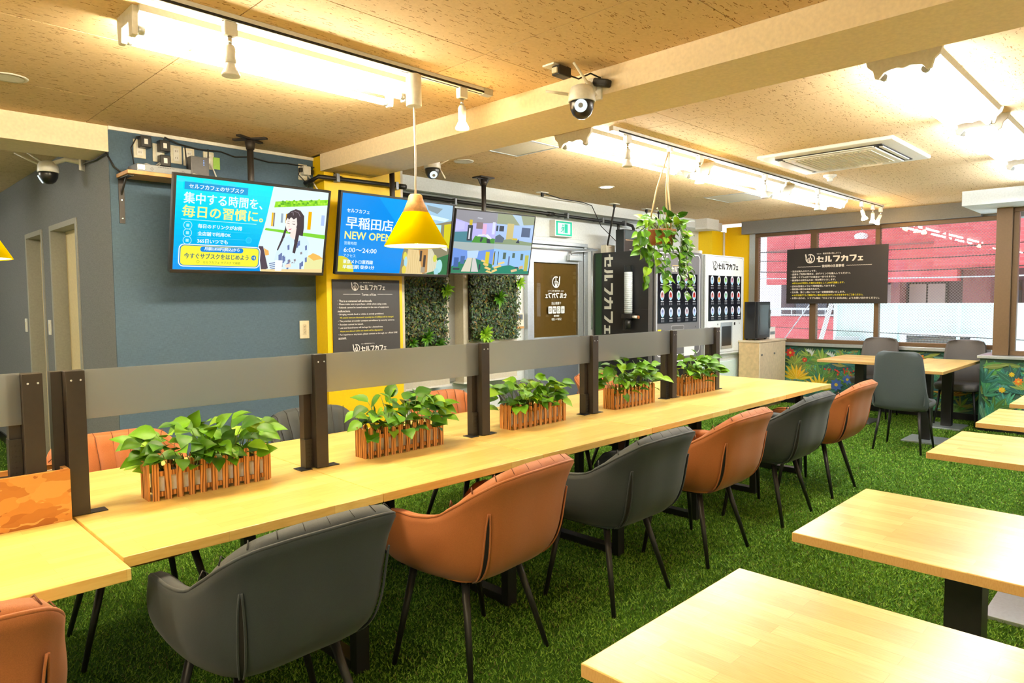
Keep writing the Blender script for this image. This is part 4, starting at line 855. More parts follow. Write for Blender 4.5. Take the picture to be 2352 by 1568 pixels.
def plate(x, y, label, plug=True):
    t = thing('ceiling_socket', label, 'socket', (x, y, HC), 0, 'white sockets on the ceiling')
    B().box(x - .06, x + .06, y - .035, y + .035, HC - .009, HC).build('cover', 'white_plastic', t, bevel=.002)
    if plug: B().box(x - .014, x + .014, y - .012, y + .012, HC - .045, HC - .009).build('plug', 'cable_black', t, bevel=.004)
plate(5.236, 4.74, 'white ceiling socket before the bulkhead, above the last screen'); plate(6.465, 4.74, 'white ceiling socket above the cable to the white box'); plate(7.117, 4.74, 'white ceiling socket above the loudspeaker'); plate(7.385, 4.74, 'white ceiling socket beyond the loudspeaker')
plate(2.50, 2.17, 'white ceiling socket with a black adapter beside the beam camera', False)
def cord(pts, r, mat, label, group=None): return tag(B().tube(pts, r, 6).build('cable', mat), label, 'cable', group)
cord([(6.465, 4.74, 2.505), (6.46, 4.76, 2.4), (6.53, 4.86, 2.2), (6.60, 4.94, 2.09)], .011, 'cable_black', 'thick black cable from the ceiling to the white box on the black machine')
cord([(7.117, 4.74, 2.505), (7.12, 4.72, 2.42), (7.08, 4.74, 2.32), (6.98, 4.76, 2.26), (6.94, 4.75, 2.14), (6.862, 4.75, 2.12)], .006, 'cable_black', 'black cable from the ceiling to the loudspeaker')
cord([(7.385, 4.74, 2.505), (7.40, 4.75, 2.38), (7.37, 4.79, 2.28), (7.38, 4.80, 2.01)], .007, 'cable_black', 'black cable hanging beside the loudspeaker')
cord([(5.236, 4.74, 2.543), (5.6, 4.80, 2.525), (6.0, 4.83, 2.53), (6.2, 4.86, 2.515), (6.4, 4.88, 2.30), (6.9, 4.9, 2.05)], .005, 'cable_black', 'thin dark cable running under the ceiling edge to the machine')
# ================================================================== CAMERAS
def ptz(x, y, z, mount, look, ants, label):
    t = thing('security_camera', label, 'camera', (x, y, z))
    B().lathe([(.062, 0), (.064, .004), (.060, .045), (.050, .068), (.028, .078), (.0005, .080)], (x, y, z), 28).build('housing', 'white_plastic', t)
    bl = B(); bl.lathe([(.0005, -.078), (.022, -.074), (.042, -.058), (.054, -.034), (.057, -.010), (.056, .001)], (x, y, z), 28); bl = bl.build('ball', 'black_plastic', t)
    d = Vector(look).normalized(); c = Vector((x, y, z - .022)) + d * .050
    u = d.orthogonal().normalized(); 
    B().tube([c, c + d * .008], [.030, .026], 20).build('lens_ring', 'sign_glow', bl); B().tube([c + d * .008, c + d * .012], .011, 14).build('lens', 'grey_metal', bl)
    m = Vector(mount); p = Vector((x, y, z + .05))
    B().tube([p, p * .5 + m * .5 + Vector((0, 0, .03)), m], [.016, .015, .018], 10).build('arm', 'white_plastic', t)
    n = (m - p); n.z = 0; n.normalize(); e = Vector((-n.y, n.x, 0))
    B().obox(m, n, e, (0, 0, 1), .008, .04, .055).build('wall_plate', 'white_plastic', t, bevel=.004)
    for a, b in ants: B().tube([Vector((x, y, z)) + Vector(a), Vector((x, y, z)) + Vector(b)], [.0075, .0060], 8).build('antenna', 'ivory_plastic', t)
    return t
ptz(2.56, 2.065, 2.375, (2.672, 2.075, 2.46), (-.82, -.55, -.12), [((.05, -.045, .03), (-.06, .0, .17)), ((-.05, .04, .035), (-.125, .115, .05))], 'white dome security camera with black ball on the beam side')
t = thing('power_adapter', 'black power adapter plugged into the ceiling socket by the beam camera', 'adapter', (2.50, 2.13, HC - .03))
B().box(2.46, 2.545, 2.115, 2.165, HC - .055, HC - .009).build('body', 'black_plastic', t, bevel=.005); B().box(2.45, 2.4605, 2.125, 2.155, HC - .046, HC - .022).build('rating_label', 'cream_paint', t)
B().tube([(2.545, 2.13, HC - .04), (2.58, 2.10, HC - .055), (2.62, 2.06, HC - .03), (2.66, 2.03, HC - .05)], .004, 6).build('lead', 'cable_black', t)
tag(B().obox((2.655, 2.02, 2.475), (1, 0, 0), (0, 1, .3), (0, -.3, 1), .02, .045, .018).build('cable_knot', 'cable_black', bevel=.008), 'knot of black cable behind the beam camera', 'cable')
ptz(1.13, 5.52, 2.335, (1.30, 5.36, 2.40), (-.7, .2, -.4), [((-.04, .03, .05), (-.16, .14, .13)), ((.01, .05, .05), (-.10, .20, .17))], 'white dome security camera on the corridor wall under the beam')
ptz(3.33, 4.14, 2.455, (3.13, 4.16, 2.50), (-.3, -.6, -.5), [((.04, -.03, .03), (.11, -.10, .085)), ((.055, -.02, 0), (.085, -.05, -.07))], 'white dome security camera hanging behind the beam, above the second screen')
cord([(1.29, 5.3, 2.385), (1.295, 5.05, 2.375), (1.29, YM - .02, 2.38), (1.335, YM - .012, 2.30), (1.36, YM - .04, 2.27)], .006, 'cable_black', 'black cable from the corridor camera round the wall corner to the shelf')
# ================================================================== SCREENS
def tv(x, y, z, w, yaw, tilt, roll, label, pole, bez=.016):
    h = w * .575; root = bpy.data.objects.new('television', None); COL.objects.link(root)
    root.matrix_world = Matrix.Translation((x, y, z)) @ Matrix.Rotation(R(yaw), 4, 'Z') @ Matrix.Rotation(R(tilt), 4, 'X') @ Matrix.Rotation(R(-roll), 4, 'Y')
    tag(root, label, 'television', 'screens hanging from the ceiling')
    B().box(-w / 2, w / 2, .002, .035, -h / 2, h / 2).build('casing', 'black_plastic', root, True, bevel=.004)
    B().box(-w / 2, w / 2, -.006, .002, h / 2 - bez, h / 2).box(-w / 2, w / 2, -.006, .002, -h / 2, -h / 2 + bez * 1.35).box(-w / 2, -w / 2 + bez, -.006, .002, -h / 2 + bez * 1.35, h / 2 - bez).box(w / 2 - bez, w / 2, -.006, .002, -h / 2 + bez * 1.35, h / 2 - bez).build('bezel', 'black_plastic', root, True, bevel=.0015)
    B().box(-w * .3, w * .3, .035, .06, -h * .35, h * .25).build('rear_box', 'black_plastic', root, True, bevel=.01)
    D = Draw((-w / 2 + bez, -.0005, -h / 2 + bez * 1.35), (1, 0, 0), (0, 0, 1), .00025)
    return root, D, w - 2 * bez, h - bez * 2.35
def ceiling_mount(x, y, z_low, label, fancy):
    t = thing('tv_ceiling_mount', label, 'mount', (x, y, HC), 0, 'black ceiling poles of the screens')
    B().tube([(x, y, z_low), (x, y, HC - .07)], .021, 16).build('pole', 'dark_bronze', t)
    B().tube([(x, y, HC - .075), (x, y, HC - .02)], [.026, .034], 16).build('collar', 'dark_bronze', t)
    if fancy:
        for a in (.5, 2.2): B().obox((x, y, HC - .006), (math.cos(a), math.sin(a), 0), (-math.sin(a), math.cos(a), 0), (0, 0, 1), .12, .016, .006).build('ceiling_arm', 'dark_bronze', t)
    else: B().box(x - .085, x + .085, y - .06, y + .06, HC - .012, HC).build('ceiling_plate', 'dark_bronze', t, bevel=.003); B().prism([(x - .07, y, HC - .012), (x + .07, y, HC - .012), (x + .03, y, HC - .075), (x - .03, y, HC - .075)], (0, .01, 0)).build('gusset', 'dark_bronze', t)
    B().box(x - .10, x + .10, y - .055, y - .015, z_low - .02, z_low + .03).build('vesa_bracket', 'black_metal', t)
cW = (.85, 1.0, 1.0); cY = (1.0, .95, .28)
# screen 1: subscription advert
tv1, D, w, h = tv(2.046, 4.40, 1.934, 1.053, .51, 13.27, .19, 'large screen on the blue wall showing a subscription advert with a smiling woman', 0)
def q(x, y): return (x * w, h - y * h)
for k in range(16):
    f = k / 15; c = (.0 + .0 * f, .92 - .58 * f, 1.0 - .08 * f); D.rect(0, h * (15 - k) / 16, w, h * (16 - k) / 16, c, .2)
for k in range(7): D.ell(*q(.03 + .05 * k, .04 + .015 * (k % 3)), .03, .012, (.05, .80, .95), 10)
ph = [q(.60, 0), q(1, 0), q(1, 1), q(.55, 1), q(.535, .80), q(.525, .70), q(.565, .40)]; D.poly(ph, (.80, .97, 1.0))
D.poly([q(.62, .17), q(1, .085), q(1, .155), q(.615, .24)], (.32, .80, .03))
rl = random.Random(4)
for k in range(60): x = rl.uniform(.63, .99); D.ell(*q(x, .20 - (x - .62) * .22 + rl.uniform(-.03, .025)), .010, .008, rl.choice([(.20, .62, .02), (.45, .9, .06), (.12, .45, .03)]), 7)
D.poly([q(.565, .485), q(1, .525), q(1, .575), q(.56, .51)], (.25, .72, .05))
for a, b, y0, y1, c in ((.60, .612, .30, .46, (.95, .55, .02)), (.613, .622, .30, .46, (.25, .2, .15)), (.665, .680, .30, .41, (.35, .45, .55)), (.698, .712, .30, .41, (.9, .5, .05)), (.96, .985, .28, .41, (.45, .6, .95)), (.86, .885, .25, .47, (.95, .5, .0))): D.rect(a * w, h - y1 * h, b * w, h - y0 * h, c)
D.poly([q(.89, .78), q(.95, .78), q(1, .83), q(1, .99), q(.86, .99), q(.865, .86)], (.88, .86, .40)); D.poly([q(.885, .80), q(.92, .755), q(.97, .785), q(1, .82), q(.93, .85)], (.95, .55, .12))
# the woman: hair behind, body, shirt stripes, neck, face, fringe, hair front
skin = (1.0, .90, .84); hair = (.075, .055, .065); shirt = (.72, .92, 1.0); dk = (.16, .22, .45)
D.poly([q(.705, .36), q(.725, .27), q(.765, .235), q(.80, .25), q(.83, .31), q(.835, .45), q(.83, .60), q(.815, .75), q(.775, .76), q(.76, .55), q(.71, .50), q(.69, .66), q(.655, .745), q(.68, .60), q(.70, .50)], hair)
D.poly([q(.69, .60), q(.74, .545), q(.80, .545), q(.855, .56), q(.885, .64), q(.88, .80), q(.845, .93), q(.80, .99), q(.62, .99), q(.60, .93), q(.64, .86), q(.655, .72)], shirt)
for k in range(26):
    x = rl.uniform(.66, .87); y = rl.uniform(.60, .93); D.poly([q(x, y), q(x + .014, y - .012), q(x + .017, y + .018 + .03 * (k % 3)), q(x + .004, y + .025 + .03 * (k % 3))], dk if k % 3 else (.30, .26, .30))
D.poly([q(.60, .88), q(.655, .86), q(.685, .92), q(.665, .99), q(.605, .99)], (.80, .94, 1.0))
for k in range(4): D.poly([q(.605 + .004 * k, .90 + .022 * k), q(.67 + .003 * k, .875 + .022 * k), q(.672 + .003 * k, .885 + .022 * k), q(.606 + .004 * k, .912 + .022 * k)], dk)
D.poly([q(.745, .48), q(.785, .45), q(.79, .56), q(.765, .60), q(.735, .56)], (.98, .84, .76))
D.poly([q(.70, .37), q(.708, .32), q(.74, .29), q(.775, .31), q(.785, .40), q(.775, .47), q(.745, .515), q(.722, .515), q(.708, .48), q(.700, .43)], skin)
D.line([q(.712, .408), q(.720, .413), q(.727, .410)], .004, (.15, .10, .10)); D.line([q(.748, .412), q(.758, .419), q(.768, .415)], .0045, (.15, .10, .10))
D.line([q(.712, .385), q(.726, .382)], .003, (.35, .25, .22)); D.line([q(.746, .387), q(.766, .385)], .003, (.35, .25, .22)); D.line([q(.728, .42), q(.722, .447), q(.730, .452)], .003, (.85, .62, .55))
D.poly([q(.722, .478), q(.735, .474), q(.745, .468), q(.742, .484), q(.732, .490)], (.80, .22, .28))
D.poly([q(.699, .385), q(.705, .30), q(.745, .25), q(.795, .28), q(.81, .40), q(.80, .60), q(.785, .77), q(.765, .76), q(.775, .60), q(.782, .42), q(.775, .335), q(.755, .36), q(.735, .335), q(.72, .37), q(.712, .345)], hair)
D.poly([q(.70, .46), q(.708, .50), q(.690, .62), q(.66, .745), q(.652, .735), q(.678, .60)], hair)
for a in ((.755, .26, .785, .275, .80, .32), (.73, .28, .745, .27, .75, .31)): D.line([q(a[0], a[1]), q(a[2], a[3]), q(a[4], a[5])], .003, (.35, .30, .36))
D.poly([q(.715, .915), q(.75, .895), q(.775, .90), q(.77, .935), q(.73, .95)], (.98, .78, .64)); D.poly([q(.76, .89), q(.80, .885), q(.805, .94), q(.765, .945)], (.70, .93, 1.0))
D.poly([q(.525, .70), q(.555, .70), q(.60, .96), q(.555, 1), q(.54, .86)], (.10, .075, .10)); D.poly([q(.56, .72), q(.595, .75), q(.60, .80), q(.575, .81)], (.95, .50, .12))
D.poly([q(.555, .975), q(1, .955), q(1, 1), q(.55, 1)], (.95, .72, .35)); D.poly([q(.645, .86), q(.70, .86), q(.695, .99), q(.65, .99)], (.93, .99, 1.0))
D.rect(.045 * w, h * .868, .430 * w, h * .948, (.01, .36, .78)); D.text('セルフカフェのサブスク', .237 * w, h * .883, cW, w=.33 * w, bold=.02, align='c')
D.text('集中する時間を、', .045 * w, h * .722, cW, w=.485 * w, h=.118 * h, bold=.016); D.text('毎日の習慣に。', .04 * w, h * .575, cY, w=.50 * w, h=.128 * h, bold=.016)
D.rect(.035 * w, h * .546, .50 * w, h * .552, (.5, .95, 1.0))
for k, s in enumerate(('毎日のドリンクがお得', '全店舗で利用OK', '365日いつでも')):
    y = h * (.487 - .082 * k); D.arc(.075 * w, y, .023, .026, 0, 360, (.55, .95, 1.0), 20); D.rect(.075 * w - .009, y - .009, .075 * w + .009, y + .009, (.4, .9, 1.0)); D.text(s, .135 * w, y - .013, cW, h=.026, bold=.02)
    D.rect(.13 * w, y - .026, .46 * w, y - .0245, (.1, .7, 1.0))
D.ell(.455 * w, .36 * h, .021, .021, (.03, .68, 1.0)); D.ell(.455 * w, .36 * h, .015, .015, (.02, .55, 1.0))
D.rrect(.028 * w, .035 * h, .540 * w, .285 * h, .03, (.95, 1, 1)); D.rrect(.034 * w, .045 * h, .534 * w, .275 * h, .026, (.0, .25, .62)); D.rrect(.040 * w, .053 * h, .528 * w, .267 * h, .022, (1.0, .93, .06))
D.rrect(.155 * w, .205 * h, .425 * w, .262 * h, .015, (.01, .28, .80)); D.text('月額3,850円(税込)から', .29 * w, .216 * h, cW, w=.22 * w, bold=.025, align='c')
D.text('今すぐサブスクをはじめよう', .062 * w, .125 * h, (.04, .16, .22), w=.40 * w, h=.062 * h, bold=.015); D.ell(.497 * w, .157 * h, .017, .017, (.02, .22, .62)); D.line([(.487 * w, .157 * h), (.506 * w, .157 * h)], .004, cY); D.line([(.500 * w, .172 * h), (.506 * w, .157 * h), (.500 * w, .142 * h)], .004, cY)
D.arc(.145 * w, .094 * h, .007, .009, 0, 360, (.3, .4, .02), 14); D.text('セルフカフェ サブスク で検索', .175 * w, .073 * h, (.30, .40, .04), w=.235 * w, bold=.005)
D.mb.build('screen_picture', 'screen', tv1, True)
# screen 2: opening advert
tv2, D, w, h = tv(3.192, 4.40, 1.949, 1.055, -1.01, 9.9, -.17, 'middle screen on the yellow column showing a blue opening advert', 0)
D.rect(0, 0, w, h, (.0, .30, .92), .2); D.poly([q(.30, 0), q(.62, 0), q(.62, .6)], (.0, .38, 1.0)); D.poly([(0, 0)] + [(.02 * w + .115 * math.cos(a_), .115 * math.sin(a_)) for a_ in [math.pi * .5 * k / 10 for k in range(11)]] + [(0, .113)], (.72, .66, .04))
D.rect(0, -.002, w, 0, (0, 0, 0), .1)
D.poly([q(.66, 0), q(1, 0), q(1, 1), q(.535, 1), q(.55, .72)], (.30, .27, .16)); D.poly([q(.66, 0), q(1, 0), q(1, .22), q(.80, .30), q(.66, .33)], (.42, .66, .86)); D.poly([q(.74, .03), q(.9, .06), q(.85, .14), q(.76, .10)], (.30, .38, .40)); D.poly([q(.78, .16), q(.98, .20), q(.93, .24), q(.80, .22)], (.75, .98, 1.0))
D.rect(.84 * w, .58 * h, .90 * w, .71 * h, (.45, .92, 1.0)); D.poly([q(.93, .28), q(1, .26), q(1, .62), q(.94, .58)], (.72, .66, .02)); D.poly([q(.80, .47), q(.98, .56), q(.98, .66), q(.82, .55)], (.92, .90, .82)); D.poly([q(.83, .80), q(1, .70), q(1, 1), q(.80, 1)], (.05, .20, .08))
D.poly([q(.60, .66), q(.70, .66), q(.76, 1), q(.575, 1)], (.86, .66, .32)); D.poly([q(.79, .64), q(.83, .64), q(.94, .92), q(.78, .99)], (.78, .74, .52)); D.poly([q(.70, .66), q(.79, .64), q(.80, .97), q(.755, 1)], (.62, .32, .10))
for k in range(7): D.line([q(.605 + .012 * k, .67), q(.59 + .024 * k, .99)], .0025, (.70, .48, .18))
for k in range(5): D.line([q(.797 + .008 * k, .65), q(.80 + .028 * k, .96)], .0025, (.66, .60, .36))
D.rect(.715 * w, .18 * h, .735 * w, .33 * h, (.08, .06, .05)); D.rect(.752 * w, .10 * h, .775 * w, .27 * h, (.08, .06, .05)); D.rrect(.735 * w, .02 * h, .775 * w, .10 * h, .004, (.42, .36, .26))
for x, y, rx, ry, c in ((.575, .76, .018, .035, (.80, .74, .10)), (.585, .84, .016, .045, (.45, .75, .85)), (.575, .95, .02, .035, (.85, .70, .1)), (.865, .77, .02, .03, (.72, .74, .10)), (.915, .88, .032, .055, (.45, .80, .82)), (.89, .96, .025, .03, (.4, .74, .8))): D.ell(*q(x, y), rx, ry, c)
D.text('セルフカフェ', .045 * w, .765 * h, cW, w=.185 * w, bold=.02); D.text('早稲田店', .045 * w, .56 * h, cW, w=.395 * w, h=.15 * h, bold=.016); D.text('NEW OPEN', .04 * w, .425 * h, cY, w=.395 * w, h=.098 * h, bold=.015)
D.text('営業時間', .04 * w, .35 * h, (.55, .85, 1.0), w=.10 * w, bold=.01); D.text('6:00〜24:00', .04 * w, .255 * h, cW, w=.275 * w, h=.06 * h, bold=.01); D.text('アクセス', .04 * w, .19 * h, (.55, .85, 1.0), w=.10 * w, bold=.01)
D.text('東京メトロ東西線', .04 * w, .108 * h, cW, w=.25 * w, h=.052 * h, bold=.02); D.text('早稲田駅 徒歩1分', .04 * w, .040 * h, cW, w=.265 * w, h=.050 * h, bold=.02)
D.mb.build('screen_picture', 'screen', tv2, True)
# screen 3: camera mosaic
tv3, D, w, h = tv(4.227, 4.40, 1.952, .960, -.38, 10.94, .65, 'last screen, thin framed, showing four security camera views of the room', 0, .009)
V = (.40, .50, .95); C2 = (.45, .62, .95); GRN = (.10, .35, .06); YL = (.70, .55, .05); DKC = (.06, .07, .09); CEI = (.34, .33, .36)
D.rect(0, 0, w, h, C2, .1)
def cell(x0, y0, ops):
    for op, *a in ops:
        if op == 'r': a0, b0, a1, b1, c = a; D.rect((x0 + a0 / 2) * w, (y0 + b0 / 2) * h, (x0 + a1 / 2) * w, (y0 + b1 / 2) * h, c)
        elif op == 'p': pts, c = a; D.poly([((x0 + u / 2) * w, (y0 + v / 2) * h) for u, v in pts], c)
cell(0, .5, [('r', 0, 0, 1, 1, (.55, .52, .95)), ('p', [(0, .72), (.35, .60), (1, .68), (1, 1), (0, 1)], CEI), ('p', [(0, 0), (.45, 0), (.38, .35), (0, .30)], (.10, .28, .34)), ('p', [(.42, 0), (1, 0), (1, .16), (.5, .22)], GRN), ('r', .30, .05, .42, .55, DKC), ('r', .335, .10, .37, .45, (.75, .75, .8)), ('r', .33, .55, .40, .72, YL), ('r', .50, .45, .66, .66, (.30, .22, .22)), ('r', .66, .25, .76, .62, (.85, .50, .75)), ('p', [(.02, .35), (.22, .40), (.22, .62), (.02, .66)], (.62, .60, .98)), ('p', [(.55, .20), (.75, .25), (.72, .29), (.57, .26)], (.85, .88, .95)), ('p', [(.72, .26), (.85, .12), (.92, .16), (.80, .30)], (.85, .88, .95)), ('p', [(.62, .05), (.66, .02), (.70, .18), (.64, .18)], DKC), ('p', [(.80, .0), (.90, .0), (.86, .15), (.78, .14)], DKC), ('r', .90, .3, .97, .7, (.75, .80, 1.0)), ('p', [(.5, .78), (.62, .76), (.64, .80), (.52, .82)], (.55, .55, .6))])
cell(.5, .5, [('r', 0, 0, 1, 1, C2), ('p', [(0, .66), (.55, .66), (1, .72), (1, 1), (0, 1)], (.36, .40, .24)), ('p', [(.38, 1), (.62, .66), (.72, .66), (.62, 1)], (.50, .66, .80)), ('r', .28, .03, .46, .70, (.68, .56, .22)), ('r', .08, .42, .20, .60, DKC), ('r', .0, .42, .05, .60, DKC), ('r', .68, .28, .92, .60, (.10, .14, .24)), ('p', [(0, 0), (1, 0), (1, .10), (.4, .18), (0, .12)], (.30, .38, .22)), ('p', [(0, .05), (.2, .05), (.24, .2), (.1, .32), (0, .24)], (.14, .18, .24)), ('p', [(.55, .06), (.66, .06), (.62, .2)], DKC), ('p', [(.45, .16), (.60, .16), (.58, .22), (.46, .22)], YL)])
cell(0, 0, [('r', 0, 0, 1, 1, (.20, .36, .85)), ('p', [(0, .80), (.5, .70), (1, .82), (1, 1), (0, 1)], (.45, .52, .50)), ('p', [(.0, 0), (1, 0), (1, .3), (.72, .42), (.5, .5), (.2, .38), (0, .2)], (.05, .25, .14)), ('p', [(.36, .5), (.48, .5), (.46, .05), (.24, .05)], (.78, .72, .56)), ('p', [(.49, .5), (.56, .5), (.66, .05), (.48, .05)], (.72, .70, .66)), ('r', .80, .25, .90, .72, (.75, .62, .05)), ('p', [(.36, .50), (.60, .50), (.62, .75), (.34, .72)], (.55, .75, 1.0)), ('r', .05, .2, .16, .5, (.08, .16, .42)), ('r', .2, .3, .3, .55, (.10, .18, .40)), ('p', [(.70, .40), (.80, .36), (.82, .42), (.72, .46)], (.88, .66, .25)), ('p', [(.76, .30), (.88, .24), (.90, .30), (.78, .36)], (.88, .62, .22)), ('p', [(.80, .18), (.95, .10), (.98, .16), (.84, .24)], (.92, .66, .22)), ('p', [(.84, .06), (1, .0), (1, .05), (.88, .11)], (.95, .70, .25)), ('r', .04, .1, .2, .16, DKC), ('r', .66, .12, .70, .3, DKC)])
cell(.5, 0, [('r', 0, 0, 1, 1, (.36, .62, 1.0)), ('p', [(0, .84), (.5, .78), (1, .84), (1, 1), (0, 1)], (.48, .56, .55)), ('p', [(0, 0), (1, 0), (1, .10), (.45, .30), (0, .20)], (.04, .28, .18)), ('r', .0, .28, .03, .7, YL), ('r', .86, .10, .96, .66, (.55, .55, .12)), ('r', .25, .5, .33, .72, (.12, .18, .14)), ('r', .50, .55, .57, .72, (.12, .18, .14)), ('r', .73, .48, .80, .70, (.12, .18, .14)), ('r', .02, .3, .04, .75, DKC), ('r', .12, .3, .135, .75, DKC), ('p', [(.15, .30), (.32, .36), (.30, .42), (.14, .36)], (.92, .70, .26)), ('p', [(.05, .16), (.24, .24), (.22, .30), (.03, .22)], (.92, .68, .24)), ('p', [(.0, .02), (.14, .10), (.12, .17), (0, .1)], (.95, .70, .25)), ('p', [(.52, .05), (.68, .10), (.66, .18), (.50, .13)], (.80, .60, .34)), ('p', [(.72, .15), (.84, .20), (.82, .30), (.72, .26)], (.75, .5, .25)), ('r', .40, .28, .44, .6, (.16, .22, .4)), ('r', .6, .2, .7, .24, DKC)])
D.mb.build('screen_picture', 'screen', tv3, True)
ceiling_mount(2.085, 4.53, 2.06, 'black ceiling pole with crossed arms holding the subscription advert screen', True); ceiling_mount(3.235, 4.53, 2.07, 'black ceiling pole of the blue opening advert screen', False); ceiling_mount(4.225, 4.53, 2.07, 'black ceiling pole with flared plate holding the camera view screen', False)
# ================================================================== BLUE WALL: SHELF AND DEVICES
YF = YM - .001
t = thing('wall_shelf', 'wooden wall shelf on black steel brackets at the corner of the blue wall', 'shelf', (1.6, YM, 2.2))
B().box(1.345, 1.98, YM - .235, YM - .012, 2.235, 2.258).build('board', 'shelf_board', t, bevel=.002)
def bracket(x):
    b = B().box(x - .016, x + .016, YM - .007, YM, 1.955, 2.234).box(x - .016, x + .016, YM - .20, YM - .007, 2.228, 2.2345); b.prism([(x - .004, YM - .007, 2.13), (x - .004, YM - .12, 2.228), (x - .004, YM - .10, 2.228), (x - .004, YM - .007, 2.15)], (.008, 0, 0))
    o = b.build('bracket', 'dark_bronze', t)
    for z in (1.985, 2.10): B().tube([(x, YM - .007, z), (x, YM - .010, z)], .005, 8).build('screw', 'chrome', o)
bracket(1.372); bracket(1.90)
t = thing('video_recorder', 'flat grey recorder box at the front of the wall shelf', 'recorder', (1.52, YM - .14, 2.258))
B().box(1.40, 1.72, YM - .225, YM - .05, 2.258, 2.304).build('case', 'grey_metal', t, bevel=.003)
B().box(1.405, 1.445, YM - .2256, YM - .225, 2.27, 2.296).build('sticker', 'chrome', t); D = Draw((1.40, YM - .226, 2.258), (1, 0, 0), (0, 0, 1), .0004); D.arc(.085, .02, .006, .008, 0, 360, (.02, .02, .02), 14); D.arc(.27, .02, .006, .008, 0, 360, (.02, .02, .02), 14)
for k in range(10): D.rect(.12 + k * .010, .034, .127 + k * .010, .037, (.02, .02, .02))
D.mb.build('front_print', 'print', t)
t = thing('router', 'black upright router with two antennas on the wall shelf', 'router', (1.80, YM - .12, 2.258))
B().box(1.745, 1.862, YM - .16, YM - .085, 2.258, 2.408).build('body', 'machine_grey', t, bevel=.006)
for x in (1.738, 1.868): B().tube([(x, YM - .12, 2.30), (x - (.01 if x < 1.8 else -.01), YM - .11, 2.475)], [.006, .004], 8).build('antenna', 'black_plastic', t)
for k in range(4): B().box(1.825, 1.829, YM - .1615, YM - .16, 2.352 + k * .010, 2.356 + k * .010).build('status_light', 'led_blue', t)
def outlet(x, z, label, kind=0, w=.072, h=.118):
    t = thing('wall_outlet', label, 'outlet', (x, YM, z), 0, 'ivory outlets on the blue wall')
    B().box(x - w / 2, x + w / 2, YM - .010, YM, z - h / 2, z + h / 2).build('cover_plate', 'ivory_plastic', t, bevel=.003)
    B().box(x - .018, x + .018, YM - .0125, YM - .010, z - .042, z + .042).build('insert', 'white_plastic', t, bevel=.001)
    m = B()
    for zz in (z - .022, z + .022):
        for dx in (-.007, .005): m.box(x + dx, x + dx + .002, YM - .0130, YM - .0124, zz - .006, zz + .006)
    m.build('slot', 'seam_dark', t)
    if kind:
        ad = thing('plug_adapter', 'black plug-in adapter with white label on the %s' % label.split(' on ')[0], 'adapter', (x, YM, z))
        for k in range(kind):
            z1 = z + .075 - .095 * k; b = B().box(x - .012, x + .052, YM - .075, YM - .014, z1 - .072, z1).build('body', 'black_plastic', ad, bevel=.005); B().box(x + .008, x + .030, YM - .0756, YM - .075, z1 - .052, z1 - .020).build('rating_label', 'white_card', ad)
outlet(1.487, 2.435, 'ivory outlet nearest the wall corner on the blue wall', 1); outlet(1.600, 2.425, 'second ivory outlet from the wall corner on the blue wall', 2); outlet(1.708, 2.43, 'third ivory outlet from the wall corner on the blue wall'); outlet(1.79, 2.425, 'fourth ivory outlet, half hidden by the router on the blue wall')
outlet(1.92, 2.42, 'ivory outlet with a lime tag on the blue wall'); outlet(2.62, 2.43, 'ivory outlet with plugs beside the yellow column on the blue wall')
B().box(1.945, 1.99, YM - .022, YM - .020, 2.365, 2.445).build('paper_tag', 'lime_paper'); o = bpy.data.objects['paper_tag']; tag(o, 'lime green paper tag hanging from the ivory outlet', 'tag')
t = thing('plug_adapter', 'white multi plug with black plugs beside the yellow column', 'adapter', (2.62, YM, 2.43)); B().box(2.60, 2.66, YM - .06, YM - .013, 2.405, 2.47).build('body', 'white_plastic', t, bevel=.004); B().box(2.655, 2.69, YM - .05, YM - .02, 2.42, 2.45).box(2.575, 2.60, YM - .05, YM - .02, 2.425, 2.455).build('plug', 'black_plastic', t, bevel=.004)
cord([(1.49, YM - .05, 2.51), (1.46, YM - .05, 2.50), (1.43, YM - .03, 2.43), (1.44, YM - .05, 2.31)], .004, 'cable_black', 'black cable looping from the first outlet to the recorder')
cord([(1.62, YM - .05, 2.50), (1.63, YM - .04, 2.525), (1.72, YM - .02, 2.50), (1.85, YM - .015, 2.485), (2.0, YM - .015, 2.492), (2.10, YM - .012, 2.47), (2.2, YM - .012, 2.485), (2.35, YM - .012, 2.468), (2.5, YM - .012, 2.478), (2.60, YM - .012, 2.475), (2.72, YM - .02, 2.475), (2.745, 4.64, 2.46), (2.80, 4.65, 2.415), (2.86, 4.65, 2.40)], .005, 'cable_black', 'thin black cable running along the top of the blue wall')
cord([(1.45, YM - .10, 2.31), (1.50, YM - .08, 2.33), (1.56, YM - .09, 2.315), (1.60, YM - .06, 2.36), (1.55, YM - .05, 2.32)], .006, 'cable_white', 'white cable bundle lying on the recorder')
cord([(1.92, YM - .02, 2.395), (1.935, YM - .04, 2.36), (1.95, YM - .10, 2.25), (1.96, YM - .2, 2.18)], .005, 'cable_white', 'white cable dropping from the tagged outlet behind the screen')
cord([(2.64, YM - .04, 2.41), (2.67, YM - .06, 2.36), (2.68, YM - .15, 2.26), (2.66, YM - .2, 2.2)], .006, 'cable_white', 'white cable dropping from the multi plug behind the screen')
cord([(2.58, YM - .04, 2.44), (2.56, YM - .05, 2.40), (2.60, YM - .06, 2.36), (2.64, YM - .07, 2.33), (2.60, YM - .10, 2.29), (2.52, YM - .2, 2.24)], .004, 'cable_black', 'black cable curling from the multi plug down to the first screen')
cord([(1.72, YM - .17, 2.27), (1.75, YM - .19, 2.285), (1.80, YM - .21, 2.27), (1.83, YM - .26, 2.22)], .005, 'cable_white', 'short white cable over the shelf edge')
